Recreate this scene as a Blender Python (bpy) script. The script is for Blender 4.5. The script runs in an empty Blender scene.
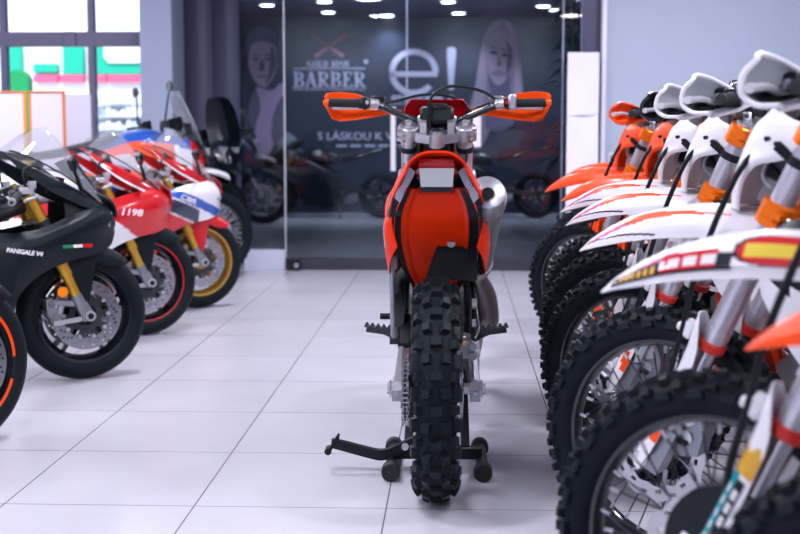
import bpy, bmesh, math, random
from mathutils import Vector, Matrix
random.seed(7)
PI = math.pi
sin, cos, rad = math.sin, math.cos, math.radians
SC = bpy.context.scene
COL = SC.collection

# ------------------------------------------------------------------ materials
MATS = {}
def mat(name, col, rough=0.4, metal=0.0, bump=0.0, bscale=60.0, coat=0.0, var=0.0, trans=0.0, alpha=1.0, emit=0.0, spec=0.5):
    m = bpy.data.materials.new(name); m.use_nodes = True
    nt = m.node_tree; b = nt.nodes['Principled BSDF']
    b.inputs['Base Color'].default_value = (*col, 1)
    b.inputs['Roughness'].default_value = rough
    b.inputs['Metallic'].default_value = metal
    b.inputs['Coat Weight'].default_value = coat
    b.inputs['Coat Roughness'].default_value = 0.05
    b.inputs['Transmission Weight'].default_value = trans
    b.inputs['Alpha'].default_value = alpha
    b.inputs['Specular IOR Level'].default_value = spec
    if emit:
        b.inputs['Emission Color'].default_value = (*col, 1)
        b.inputs['Emission Strength'].default_value = emit
    if bump or var:
        tc = nt.nodes.new('ShaderNodeTexCoord'); nz = nt.nodes.new('ShaderNodeTexNoise')
        nz.inputs['Scale'].default_value = bscale; nz.inputs['Detail'].default_value = 4
        nt.links.new(tc.outputs['Object'], nz.inputs['Vector'])
        if bump:
            bp = nt.nodes.new('ShaderNodeBump'); bp.inputs['Strength'].default_value = bump
            bp.inputs['Distance'].default_value = 0.01
            nt.links.new(nz.outputs['Fac'], bp.inputs['Height']); nt.links.new(bp.outputs['Normal'], b.inputs['Normal'])
        if var:
            mr = nt.nodes.new('ShaderNodeMapRange')
            mr.inputs['To Min'].default_value = max(0.02, rough - var); mr.inputs['To Max'].default_value = min(1, rough + var)
            nt.links.new(nz.outputs['Fac'], mr.inputs['Value']); nt.links.new(mr.outputs['Result'], b.inputs['Roughness'])
    MATS[name] = m
    return m

mat('rubber', (0.0045, 0.0085, 0.012), 0.6, bump=0.2, bscale=90, spec=0.16)
mat('knob_rubber', (0.005, 0.0105, 0.0145), 0.55, bump=0.15, bscale=140, spec=0.2)
mat('titanium', (0.34, 0.35, 0.36), 0.36, metal=0.9, var=0.06, bscale=30)
mat('black_plastic', (0.006, 0.009, 0.012), 0.38, var=0.1, spec=0.28)
mat('black_gloss', (0.007, 0.011, 0.015), 0.15, coat=0.25)
mat('graphite', (0.005, 0.011, 0.014), 0.4, spec=0.16)
mat('grip_rubber', (0.008, 0.01, 0.013), 0.7, bump=0.3, bscale=200)
mat('orange_plastic', (0.91, 0.074, 0.001), 0.33, coat=0.1, var=0.06, bscale=12, spec=0.35)
mat('tail_orange', (0.80, 0.030, 0.0006), 0.36, spec=0.2)
mat('guard_orange', (0.97, 0.092, 0.001), 0.36, spec=0.25)
mat('deep_orange', (0.72, 0.045, 0.006), 0.35, coat=0.2)
mat('orange_anodised', (0.95, 0.19, 0.002), 0.28, metal=0.45)
mat('white_plastic', (0.80, 0.80, 0.84), 0.28, coat=0.25)
mat('grey_plastic', (0.30, 0.31, 0.34), 0.4)
mat('frost_plastic', (0.50, 0.54, 0.58), 0.3, coat=0.2)
mat('red_rubber', (0.62, 0.025, 0.015), 0.45)
mat('red_paint', (0.56, 0.006, 0.010), 0.2, coat=0.4)
mat('white_paint', (0.80, 0.80, 0.83), 0.15, coat=0.7)
mat('blue_paint', (0.012, 0.085, 0.42), 0.2, coat=0.4)
mat('navy_paint', (0.015, 0.025, 0.07), 0.2, coat=0.6)
mat('magenta', (0.65, 0.08, 0.30), 0.3)
mat('teal', (0.01, 0.28, 0.32), 0.3)
mat('yellow', (0.72, 0.55, 0.03), 0.35)
mat('gold_sticker', (0.65, 0.36, 0.03), 0.35)
mat('green_paint', (0.01, 0.25, 0.10), 0.3)
mat('silver', (0.52, 0.53, 0.57), 0.33, metal=0.9, var=0.06, bscale=30)
mat('alloy', (0.29, 0.31, 0.34), 0.38, metal=0.85, bump=0.1, bscale=80)
mat('bright_alloy', (0.60, 0.62, 0.65), 0.3, metal=0.8)
mat('fork_tube', (0.60, 0.59, 0.65), 0.34, metal=0.8)
mat('chrome', (0.75, 0.75, 0.76), 0.08, metal=1.0)
mat('steel', (0.46, 0.47, 0.5), 0.25, metal=1.0)
mat('dark_metal', (0.05, 0.055, 0.065), 0.4, metal=0.7)
mat('engine_metal', (0.13, 0.135, 0.15), 0.45, metal=0.6, bump=0.15)
mat('gold', (0.72, 0.42, 0.05), 0.28, metal=0.8)
mat('gold_rim', (0.62, 0.36, 0.07), 0.3, metal=0.7)
mat('bronze_pipe', (0.20, 0.15, 0.13), 0.3, metal=0.8)
mat('tail_red', (0.45, 0.008, 0.012), 0.15, coat=0.8)
mat('plate_white', (0.50, 0.55, 0.56), 0.35)
mat('indicator', (0.95, 0.25, 0.01), 0.2, coat=0.6)
mat('screen', (0.50, 0.54, 0.60), 0.04, alpha=0.16, coat=0.8)
mat('lever_alloy', (0.62, 0.63, 0.66), 0.3, metal=0.35)
mat('pale_screen', (0.62, 0.65, 0.72), 0.06, alpha=0.42, coat=0.6)
mat('smoke_screen', (0.02, 0.025, 0.03), 0.05, alpha=0.55, coat=0.5)
mat('lamp_glass', (0.25, 0.27, 0.3), 0.08, coat=0.8)
mat('seat_cover', (0.02, 0.021, 0.025), 0.65, bump=0.3, bscale=180)

# ------------------------------------------------------------------ mesh tools
def vec(p): return Vector(p)
def catmull(pts, k, closed=False):
    pts = [vec(p) for p in pts]; n = len(pts)
    if k <= 1 or n < 3: 
        if k > 1 and n == 2:
            return [pts[0].lerp(pts[1], i / k) for i in range(k)] + [pts[1]]
        return pts
    out = []
    rng = n if closed else n - 1
    for i in range(rng):
        if closed:
            p0, p1, p2, p3 = pts[i - 1], pts[i], pts[(i + 1) % n], pts[(i + 2) % n]
        else:
            p1, p2 = pts[i], pts[i + 1]
            p0 = pts[i - 1] if i else p1 * 2 - p2
            p3 = pts[i + 2] if i + 2 < n else p2 * 2 - p1
        for j in range(k):
            t = j / k
            out.append(0.5 * ((2 * p1) + (p2 - p0) * t + (2 * p0 - 5 * p1 + 4 * p2 - p3) * t * t + (3 * p1 - p0 - 3 * p2 + p3) * t ** 3))
    if not closed: out.append(pts[-1])
    return out
def interp(vals, t):
    x = t * (len(vals) - 1); i = min(int(x), len(vals) - 2); f = x - i
    return vals[i] * (1 - f) + vals[i + 1] * f

class MB:
    def __init__(s, off=(0, 0, 0)):
        s.v, s.f, s.mi, s.mats = [], [], [], []; s.off = vec(off)
    def k(s, m):
        if m not in s.mats: s.mats.append(m)
        return s.mats.index(m)
    def add(s, vs, fs, m):
        b = len(s.v); s.v += [vec(v) for v in vs]
        for i, f in enumerate(fs):
            s.f.append(tuple(j + b for j in f)); s.mi.append(s.k(m[i] if isinstance(m, list) else m))
        return s
    def tube(s, pts, r, m, n=10, k=0, caps=True, closed=False, flat=1.0):
        P = catmull(pts, k, closed) if k else [vec(p) for p in pts]
        N = len(P); vs = []; up = None
        for i, p in enumerate(P):
            t = (P[(i + 1) % N] - P[i - 1]) if closed else (P[min(i + 1, N - 1)] - P[max(i - 1, 0)])
            t = t.normalized() if t.length > 1e-9 else Vector((0, 0, 1))
            if up is None:
                up = Vector((0, 0, 1)) if abs(t.z) < 0.9 else Vector((0, 1, 0))
            a = (up - t * up.dot(t)).normalized(); b = t.cross(a); up = a
            rr = interp(r, i / max(1, N - 1)) if isinstance(r, (list, tuple)) else r
            for j in range(n):
                q = 2 * PI * j / n
                vs.append(p + a * (rr * cos(q)) + b * (rr * flat * sin(q)))
        fs = []
        for i in range(N if closed else N - 1):
            i2 = (i + 1) % N
            for j in range(n):
                j2 = (j + 1) % n
                fs.append((i * n + j, i * n + j2, i2 * n + j2, i2 * n + j))
        if caps and not closed:
            fs.append(tuple(range(n))[::-1]); fs.append(tuple((N - 1) * n + j for j in range(n)))
        return s.add(vs, fs, m)
    def cyl(s, a, b, r, m, r2=None, n=18, ch=0.0):
        a, b = vec(a), vec(b)
        r2 = r if r2 is None else r2
        if ch:
            d = (b - a).normalized() * ch
            return s.tube([a, a + d, b - d, b], [r - ch, r, r2, r2 - ch], m, n) if False else s._rings([(a, r - ch), (a + d, r), (b - d, r2), (b, r2 - ch)], m, n)
        return s._rings([(a, r), (b, r2)], m, n)
    def _rings(s, rs, m, n):
        t = (rs[-1][0] - rs[0][0]).normalized()
        up = Vector((0, 0, 1)) if abs(t.z) < 0.9 else Vector((0, 1, 0))
        a = (up - t * up.dot(t)).normalized(); b = t.cross(a); vs = []; fs = []
        for p, r in rs:
            for j in range(n):
                q = 2 * PI * j / n; vs.append(p + a * (r * cos(q)) + b * (r * sin(q)))
        for i in range(len(rs) - 1):
            for j in range(n):
                j2 = (j + 1) % n; fs.append((i * n + j, i * n + j2, (i + 1) * n + j2, (i + 1) * n + j))
        fs.append(tuple(range(n))[::-1]); fs.append(tuple((len(rs) - 1) * n + j for j in range(n)))
        return s.add(vs, fs, m)
    def rings(s, o, ax, prof, m, n=24):
        """solid of revolution: prof = [(distance along axis, radius)...]"""
        o, ax = vec(o), vec(ax).normalized()
        return s._rings([(o + ax * d, r) for d, r in prof], m, n)
    def wheelring(s, c, prof, m, n=72):
        """closed profile [(r, y)] revolved about the y axis through c"""
        cx, cy, cz = c; vs = []; fs = []; L = len(prof)
        for i in range(n):
            a = 2 * PI * i / n
            for r, y in prof: vs.append((cx + r * cos(a), cy + y, cz + r * sin(a)))
        for i in range(n):
            for j in range(L):
                i2, j2 = (i + 1) % n, (j + 1) % L
                fs.append((i * L + j, i * L + j2, i2 * L + j2, i2 * L + j))
        return s.add(vs, fs, m)
    def hull(s, pts, m):
        bm = bmesh.new()
        for p in pts: bm.verts.new(p)
        r = bmesh.ops.convex_hull(bm, input=bm.verts[:])
        bad = list({g for g in r['geom_interior'] + r['geom_unused'] if isinstance(g, bmesh.types.BMVert)})
        if bad: bmesh.ops.delete(bm, geom=bad, context='VERTS')
        bmesh.ops.dissolve_limit(bm, angle_limit=0.02, verts=bm.verts[:], edges=bm.edges[:])
        bmesh.ops.recalc_face_normals(bm, faces=bm.faces[:])
        bm.verts.index_update()
        s.add([v.co.copy() for v in bm.verts], [tuple(v.index for v in f.verts) for f in bm.faces], m)
        bm.free(); return s
    def box(s, c, sz, m, R=None, bev=0.003):
        c = vec(c); x, y, z = sz[0] / 2, sz[1] / 2, sz[2] / 2
        b = min(bev, 0.45 * min(sz)); pts = []
        for sx in (-1, 1):
            for sy in (-1, 1):
                for sz_ in (-1, 1):
                    for q in ((x - b, y - b, z), (x - b, y, z - b), (x, y - b, z - b)) if b > 0 else ((x, y, z),):
                        p = Vector((q[0] * sx, q[1] * sy, q[2] * sz_))
                        if R is not None: p = R @ p
                        pts.append(c + p)
        return s.hull(pts, m)
    def beam(s, a, b, w, h, m, w2=None, h2=None, bev=0.003, up=(0, 0, 1)):
        a, b = vec(a), vec(b); t = (b - a).normalized(); u = vec(up)
        u = (u - t * u.dot(t)).normalized(); r = t.cross(u)
        pts = []
        for p, ww, hh in ((a, w, h), (b, w2 or w, h2 or h)):
            for sx, sy in ((1, 1), (1, -1), (-1, 1), (-1, -1)):
                pts.append(p + r * (sx * (ww / 2 - bev)) + u * (sy * hh / 2)); pts.append(p + r * (sx * ww / 2) + u * (sy * (hh / 2 - bev)))
        return s.hull(pts, m)
    def prism(s, poly, o, ex, ey, t, m, mside=None):
        o, ex, ey = vec(o), vec(ex).normalized(), vec(ey).normalized(); ez = ex.cross(ey); n = len(poly)
        vs = [o + ex * a + ey * b + ez * (t / 2) for a, b in poly] + [o + ex * a + ey * b - ez * (t / 2) for a, b in poly]
        fs = [tuple(range(n)), tuple(range(2 * n - 1, n - 1, -1))]
        fs += [(i, i + n, (i + 1) % n + n, (i + 1) % n) for i in range(n)]
        return s.add(vs, fs, m)
    def sheet(s, grid, m, ku=4, kv=3, t=0.003, mf=None, lift=0.0):
        """smooth plate through a control grid; mf(u, v, p) may pick a material per cell"""
        rows = [catmull(r, kv) for r in grid]
        cols = [catmull([r[j] for r in rows], ku) for j in range(len(rows[0]))]
        nu, nv = len(cols[0]), len(cols); P = [[cols[j][i] for j in range(nv)] for i in range(nu)]
        vs = []; lo = []
        for i in range(nu):
            for j in range(nv):
                du = P[min(i + 1, nu - 1)][j] - P[max(i - 1, 0)][j]; dv = P[i][min(j + 1, nv - 1)] - P[i][max(j - 1, 0)]
                nn = du.cross(dv)
                nn = nn.normalized() if nn.length > 1e-12 else Vector((0, 0, 1))
                vs.append(P[i][j] + nn * lift); lo.append(P[i][j] - nn * (t - lift))
        T = nu * nv; fs = []; ms = []
        for i in range(nu - 1):
            for j in range(nv - 1):
                a, b, c, d = i * nv + j, i * nv + j + 1, (i + 1) * nv + j + 1, (i + 1) * nv + j
                mm = mf(i / (nu - 1), j / (nv - 1), (P[i][j] + P[i + 1][j + 1]) / 2) if mf else m
                fs += [(a, d, c, b), (a + T, b + T, c + T, d + T)]; ms += [mm or m, mm or m]
        def wall(a, b): fs.append((a, b, b + T, a + T)); ms.append(m)
        for i in range(nu - 1): wall(i * nv, (i + 1) * nv); wall((i + 1) * nv + nv - 1, i * nv + nv - 1)
        for j in range(nv - 1): wall(j + 1, j); wall((nu - 1) * nv + j, (nu - 1) * nv + j + 1)
        return s.add(vs + lo, fs, ms)
    def loft(s, secs, m, k=3, kr=2, mf=None):
        """closed body through rings of equal length"""
        R = [catmull(r, kr, True) for r in secs]; n = len(R[0])
        cols = [catmull([r[j] for r in R], k) for j in range(n)]; N = len(cols[0])
        vs = [cols[j][i] for i in range(N) for j in range(n)]; fs = []; ms = []
        for i in range(N - 1):
            for j in range(n):
                j2 = (j + 1) % n; fs.append((i * n + j, i * n + j2, (i + 1) * n + j2, (i + 1) * n + j))
                ms.append((mf(i / (N - 1), j / n, vs[i * n + j]) if mf else None) or m)
        fs += [tuple(range(n))[::-1], tuple((N - 1) * n + j for j in range(n))]; ms += [m, m]
        return s.add(vs, fs, ms)
    def disc(s, c, r0, r1, m, t=0.004, n=96, rows=4, skip=None, wave=0.0, nw=10):
        cx, cy, cz = c
        rr = [r0 + (r1 - r0) * j / rows for j in range(rows + 1)]
        def P(i, j, y):
            a = 2 * PI * i / n; r = rr[j] + (wave * cos(nw * a) if j == rows else 0) + (wave * cos(nw * a) if j == 0 else 0)
            return (cx + r * cos(a), cy + y, cz + r * sin(a))
        for i in range(n):
            for j in range(rows):
                if skip and skip(i, j): continue
                v = [P(i, j, -t / 2), P(i + 1, j, -t / 2), P(i + 1, j + 1, -t / 2), P(i, j + 1, -t / 2), P(i, j, t / 2), P(i + 1, j, t / 2), P(i + 1, j + 1, t / 2), P(i, j + 1, t / 2)]
                f = [(0, 1, 2, 3), (4, 7, 6, 5)]
                f += [(0, 4, 5, 1), (2, 6, 7, 3), (1, 5, 6, 2), (0, 3, 7, 4)]
                s.add(v, f, m)
        return s
    def mirror(s):
        """add the y-mirrored copy of everything so far"""
        n = len(s.v); s.v += [Vector((v.x, -v.y, v.z)) for v in s.v]
        fs = [tuple(i + n for i in reversed(f)) for f in s.f]; s.f += fs; s.mi += list(s.mi); return s
    def flip(s):
        s.v = [Vector((v.x, -v.y, v.z)) for v in s.v]; s.f = [tuple(reversed(f)) for f in s.f]; return s
    def move(s, M):
        s.v = [M @ v for v in s.v]; return s
    def build(s, name, parent=None, sharp=38):
        me = bpy.data.meshes.new(name)
        me.from_pydata([tuple(v + s.off) for v in s.v], [], s.f)
        for m in s.mats: me.materials.append(MATS[m])
        me.polygons.foreach_set('material_index', s.mi)
        me.polygons.foreach_set('use_smooth', [True] * len(s.f))
        me.update()
        bm = bmesh.new(); bm.from_mesh(me); bmesh.ops.recalc_face_normals(bm, faces=bm.faces[:]); bm.to_mesh(me); bm.free()
        me.set_sharp_from_angle(angle=rad(sharp))
        o = bpy.data.objects.new(name, me); COL.objects.link(o)
        if parent is not None: o.parent = parent
        return o

def thing(name, label, cat, loc=(0, 0, 0), rz=0.0, lean=0.0, group=None):
    o = bpy.data.objects.new(name, None); COL.objects.link(o); o.empty_display_size = 0.2
    o.location = loc; o.rotation_euler = (lean, 0, rz); tag(o, label, cat, group); return o
def tag(o, label=None, cat=None, group=None, kind=None):
    if label: o['label'] = label
    if cat: o['category'] = cat
    if group: o['group'] = group
    if kind: o['kind'] = kind
    return o
def copy_tree(o, parent=None):
    c = o.copy(); COL.objects.link(c)
    if parent is not None:
        c.parent = parent; c.matrix_parent_inverse = o.matrix_parent_inverse.copy()
    for ch in list(o.children): copy_tree(ch, c)
    return c
def text_mesh(mb, txt, size, o, ex, ey, m, t=0.002, align='LEFT', bold=0.0, sx=1.0, shear=0.0):
    cu = bpy.data.curves.new('t', 'FONT'); cu.body = txt; cu.size = size; cu.extrude = t / 2; cu.align_x = align; cu.offset = bold; cu.shear = shear
    cu.resolution_u = 3
    ob = bpy.data.objects.new('t', cu); COL.objects.link(ob)
    dg = bpy.context.evaluated_depsgraph_get(); me = bpy.data.meshes.new_from_object(ob.evaluated_get(dg))
    o, ex, ey = vec(o), vec(ex).normalized(), vec(ey).normalized(); ez = ex.cross(ey)
    mb.add([o + ex * (v.co.x * sx) + ey * v.co.y + ez * v.co.z for v in me.vertices], [tuple(p.vertices) for p in me.polygons], m)
    bpy.data.objects.remove(ob); bpy.data.curves.remove(cu); bpy.data.meshes.remove(me)

# ------------------------------------------------------------------ wheels
def carcass(mb, c, Rm, hh, hw, bead, m='rubber', n=72):
    prof = []
    for i in range(15):
        p = rad(-bead + 2 * bead * i / 14); prof.append((Rm + hh * cos(p), hw * sin(p)))
    prof += [(Rm - hh * 0.75, hw * 0.35), (Rm - hh * 0.75, -hw * 0.35)]
    mb.wheelring(c, prof, m, n)
def knob(mb, c, Rm, hh, hw, th, phi, w, l, h, m='knob_rubber', tw=0.0):
    er = Vector((cos(th), 0, sin(th))); et = Vector((-sin(th), 0, cos(th))); ey = Vector((0, 1, 0))
    n = ey * sin(phi) + er * cos(phi); la = ey * cos(phi) - er * sin(phi)
    b = vec(c) + ey * (hw * sin(phi)) + er * (Rm + hh * cos(phi)) - n * 0.004
    vs = []
    for k, q in ((1.0, 0), (0.82, h + 0.004)):
        for sx, sy in ((-1, -1), (1, -1), (1, 1), (-1, 1)):
            vs.append(b + n * q + la * (sx * w / 2 * k) + et * (sy * l / 2 * k + sx * tw))
    mb.add(vs, [(4, 5, 6, 7), (0, 1, 5, 4), (1, 2, 6, 5), (2, 3, 7, 6), (3, 0, 4, 7)], m)
def knobby(mb, c, Rm, hh, hw, bead, rows, cw, h):
    carcass(mb, c, Rm, hh, hw, bead)
    L = 2 * PI * (Rm + hh) / rows
    for i in range(rows):
        th = 2 * PI * i / rows
        for s in (-1, 1):
            if i % 2 == 0:
                knob(mb, c, Rm, hh, hw, th, s * 0.42, cw * 0.9, L * 0.62, h)
                knob(mb, c, Rm, hh, hw, th + 0.2 * L, s * 1.28, cw * 0.8, L * 0.95, h * 0.95, tw=s * 0.002)
            else:
                knob(mb, c, Rm, hh, hw, th, s * 0.92, cw * 0.75, L * 0.62, h * 1.05)
        if i % 2: knob(mb, c, Rm, hh, hw, th, 0, cw * 1.25, L * 0.6, h)
def lacing(mb, c, rh, yh, rr, n=36, m='dark_metal', rad_=0.0021):
    for i in range(n):
        a = 2 * PI * i / n; s = 1 if i % 2 else -1; d = (0.62 if (i // 2) % 2 else -0.62)
        p0 = Vector((c[0] + rh * cos(a + d), yh * s, c[2] + rh * sin(a + d))); p1 = Vector((c[0] + rr * cos(a), s * 0.006, c[2] + rr * sin(a)))
        mb.tube([p0, p1], rad_, m, n=5, caps=False)
        q = p1 + (p0 - p1).normalized() * 0.02
        mb.cyl(p1, q, 0.0042, 'bright_alloy', n=6)
def wave_disc(mb, c, r0, r1, arms=6, n=90, hub=0.05, m='steel'):
    def sk(i, j):
        return j in (1, 2) and (i % 5 in (1, 2)) and not (j == 1 and i % 10 < 5) and not (j == 2 and i % 10 >= 5)
    mb.disc(c, r0, r1, m, n=n, rows=4, skip=sk, wave=0.003, nw=arms * 2)
    for i in range(arms):
        a = 2 * PI * i / arms; b = a + 0.35
        mb.beam((c[0] + hub * cos(a), c[1], c[2] + hub * sin(a)), (c[0] + (r0 + 0.004) * cos(b), c[1], c[2] + (r0 + 0.004) * sin(b)), 0.004, 0.016, m, up=(0, 1, 0), bev=0.001) if False else \
        mb.tube([(c[0] + hub * cos(a), c[1], c[2] + hub * sin(a)), (c[0] + (r0 + 0.004) * cos(b), c[1], c[2] + (r0 + 0.004) * sin(b))], 0.006, m, n=6)
# ------------------------------------------------------------------ off-road bike
# local frame: x forward (rear axle at -0.74, front axle at +0.74), y left, z up
OFF = (-0.74, 0, 0)
FD = Vector((-0.446, 0, 0.895))                      # fork direction, bottom to top
FN = Vector((0.895, 0, 0.446))                       # forward normal of the fork
F0 = Vector((1.452, 0, 0.35))
def fk(s, f=0.0, y=0.0): return F0 + FD * s + FN * f + Vector((0, y, 0))

def dirt_wheels(root, S):
    c = (1.48, 0, 0.35)
    m = MB(OFF)                                      # rim
    m.wheelring(c, [(0.274, 0.022), (0.274, 0.018), (0.262, 0.014), (0.262, -0.014), (0.274, -0.018), (0.274, -0.022), (0.262, -0.021), (0.252, -0.008), (0.252, 0.008), (0.262, 0.021)], S.get('rim', 'black_gloss'))
    w = m.build('front_wheel', root)
    m = MB(OFF); knobby(m, c, 0.3005, 0.0365, 0.041, 150, 60, 0.021, 0.013); m.build('tyre', w)
    m = MB(OFF); lacing(m, c, 0.032, 0.032, 0.254); m.build('spoke_lacing', w)
    m = MB(OFF); m.rings((1.48, -0.05, 0.35), (0, 1, 0), [(0, 0.022), (0.012, 0.024), (0.014, 0.04), (0.022, 0.042), (0.03, 0.024), (0.07, 0.024), (0.078, 0.042), (0.088, 0.044), (0.09, 0.026), (0.1, 0.024)], S.get('hub', 'dark_metal'))
    m.cyl((1.48, -0.125, 0.35), (1.48, 0.125, 0.35), 0.011, 'bright_alloy'); m.build('hub', w)
    m = MB(OFF); wave_disc(m, (1.48, 0.058, 0.35), 0.092, 0.13); m.build('brake_disc', w)
    c = (0, 0, 0.345)
    m = MB(OFF)
    m.wheelring(c, [(0.24, 0.031), (0.24, 0.026), (0.226, 0.02), (0.226, -0.02), (0.24, -0.026), (0.24, -0.031), (0.228, -0.03), (0.215, -0.012), (0.215, 0.012), (0.228, 0.03)], S.get('rim', 'black_gloss'))
    w = m.build('rear_wheel', root)
    m = MB(OFF); knobby(m, c, 0.279, 0.05, 0.060, 148, 42, 0.03, 0.0165); m.build('tyre', w)
    m = MB(OFF); lacing(m, c, 0.035, 0.04, 0.217); m.build('spoke_lacing', w)
    m = MB(OFF); m.rings((0, -0.065, 0.345), (0, 1, 0), [(0, 0.03), (0.01, 0.05), (0.02, 0.05), (0.03, 0.03), (0.1, 0.03), (0.11, 0.055), (0.12, 0.055), (0.13, 0.03)], S.get('hub', 'dark_metal')); m.build('hub', w)
    m = MB(OFF); wave_disc(m, (0, -0.078, 0.345), 0.078, 0.11); m.build('brake_disc', w)
    m = MB(OFF)
    m.disc((0, 0.093, 0.345), 0.05, 0.102, 'orange_anodised' if S.get('sprk') else 'dark_metal', t=0.006, n=100, rows=2)
    for i in range(50):
        a = 2 * PI * i / 50; m.box((0.105 * cos(a), 0.093, 0.345 + 0.105 * sin(a)), (0.009, 0.005, 0.006), 'dark_metal', Matrix.Rotation(-a, 3, 'Y'), 0.001)
    m.build('sprocket', w)

def dirt_fork(root, S):
    for sy in (1, -1):
        y = 0.108 * sy
        m = MB(OFF)
        m.cyl(fk(0.335, 0, y), fk(0.64, 0, y), 0.0285, 'fork_tube', n=24); m.cyl(fk(0.64, 0, y), fk(0.885, 0, y), 0.0295, 'fork_tube', n=24)
        m.cyl(fk(0.885, 0, y), fk(0.905, 0, y), 0.028, S.get('cap', 'silver'), n=24); m.cyl(fk(0.905, 0, y), fk(0.915, 0, y), 0.014, 'bright_alloy', n=12)
        m.cyl(fk(0.35, 0, y), fk(0.375, 0, y), 0.0305, 'bright_alloy', n=24)
        leg = m.build('fork_leg', root)
        m = MB(OFF); m.cyl(fk(0.02, 0, y), fk(0.34, 0, y), 0.0235, 'steel', n=20)
        m.hull([fk(-0.03, f, y + d) for f in (-0.025, 0.045) for d in (-0.028, 0.028)] + [fk(0.09, f, y + d) for f in (-0.027, 0.027) for d in (-0.025, 0.025)], 'alloy')
        m.cyl((1.48, y - 0.03 * sy, 0.35), (1.48, y + 0.036 * sy, 0.35), 0.02, 'bright_alloy'); m.build('inner_tube', leg)
        m = MB(OFF); m.rings(fk(0.312, 0, y), FD, [(0, 0.025), (0.002, 0.032), (0.022, 0.034), (0.026, 0.029)], 'red_rubber', 24); m.build('dust_seal', leg)
        m = MB(OFF); g = []
        for s, w, r in ((-0.035, 70, 0.036), (0.03, 85, 0.038), (0.12, 90, 0.036), (0.22, 88, 0.036), (0.30, 80, 0.038), (0.345, 62, 0.042), (0.385, 25, 0.045)):
            g.append([fk(s, r * cos(rad(a * w / 90)) * 1.25, y + sy * (r * sin(rad(a * w / 90)) + 0.006)) for a in (-90, -50, 0, 50, 90)])
        om = 'orange_plastic' if S.get('flash') else S['guard']
        m.sheet(g, S['guard'], 4, 3, 0.003, (lambda u, v, p: om if 0.30 < u + (v - 0.5) * 0.3 < 0.40 else None))
        for q in (0.04, 0.335):                      # hose clips
            m.box(fk(q, 0.062, y + 0.012 * sy), (0.03, 0.03, 0.045), S['guard'], Matrix.Rotation(rad(-26.5), 3, 'Y'), 0.006)
        m.box(fk(0.33, 0.08, y + 0.012 * sy), (0.022, 0.022, 0.02), S['guard'], Matrix.Rotation(rad(-26.5), 3, 'Y'), 0.004)
        fg = m.build('fork_guard', leg)
        if S.get('stickers') and sy == 1:
            m = MB(OFF)
            def strip(s0, s1, a0, a1, mt, k=1.3):
                gg = []
                for i in range(5):
                    s = s0 + (s1 - s0) * i / 4
                    gg.append([fk(s, 0.0385 * cos(rad(a)) * 1.25, y + (0.0385 * sin(rad(a)) + 0.0075)) for a in [a0 + (a1 - a0) * j / 3 for j in range(4)]])
                m.sheet(gg, mt, 2, 2, 0.0015, lift=0.0015)
            strip(-0.03, 0.225, 30, 52, 'teal'); strip(0.225, 0.285, 25, 85, 'gold_sticker'); strip(-0.03, 0.215, 54, 76, 'black_plastic')
            for i in range(7): strip(0.02 + i * 0.027, 0.036 + i * 0.027, 36, 47, 'white_paint')
            for i in range(3): strip(0.12 + i * 0.028, 0.14 + i * 0.028, 58, 72, 'white_paint')
            strip(0.07, 0.10, 57, 73, 'red_paint')
            m.build('sticker', fg)
    for nm, s, top in (('lower_triple_clamp', 0.645, 0), ('upper_triple_clamp', 0.838, 1)):
        m = MB(OFF); mt = S['clamp'] if not top else S.get('topclamp', S['clamp'])
        for sy in (1, -1): m.rings(fk(s, 0, 0.108 * sy), FD, [(0, 0.036), (0.003, 0.041), (0.054, 0.041), (0.058, 0.036)], mt, 24)
        for sy in (1, -1):
            m.hull([fk(s + q, f, 0.108 * sy * w) for q in (0.004, 0.04) for f, w in ((-0.028, 0.9), (0.02, 0.9), (-0.055, 0.12), (-0.005, 0.12))], mt)
            for q in (0.012, 0.033): m.cyl(fk(s + q, -0.045, 0.125 * sy), fk(s + q, -0.02, 0.125 * sy), 0.006, 'steel', n=8)
            for q in (0.012, 0.035): m.hull([fk(s + q + a, f, yy * sy) for a in (-0.007, 0.007) for f, yy in ((-0.035, 0.125), (0.025, 0.125), (-0.025, 0.151), (0.015, 0.151))], mt)
        m.cyl(fk(s - 0.004, -0.045), fk(s + 0.052, -0.045), 0.03, mt, n=20)
        if top:
            m.cyl(fk(s + 0.05, -0.045), fk(s + 0.062, -0.045), 0.019, 'steel', n=6)
            for sy in (1, -1): m.hull([fk(s + q, f, sy * yy) for q, f in ((0.04, -0.03), (0.04, 0.01), (0.085, -0.03), (0.085, 0.004)) for yy in (0.04, 0.066)], 'silver')
        m.build(nm, root)

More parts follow.
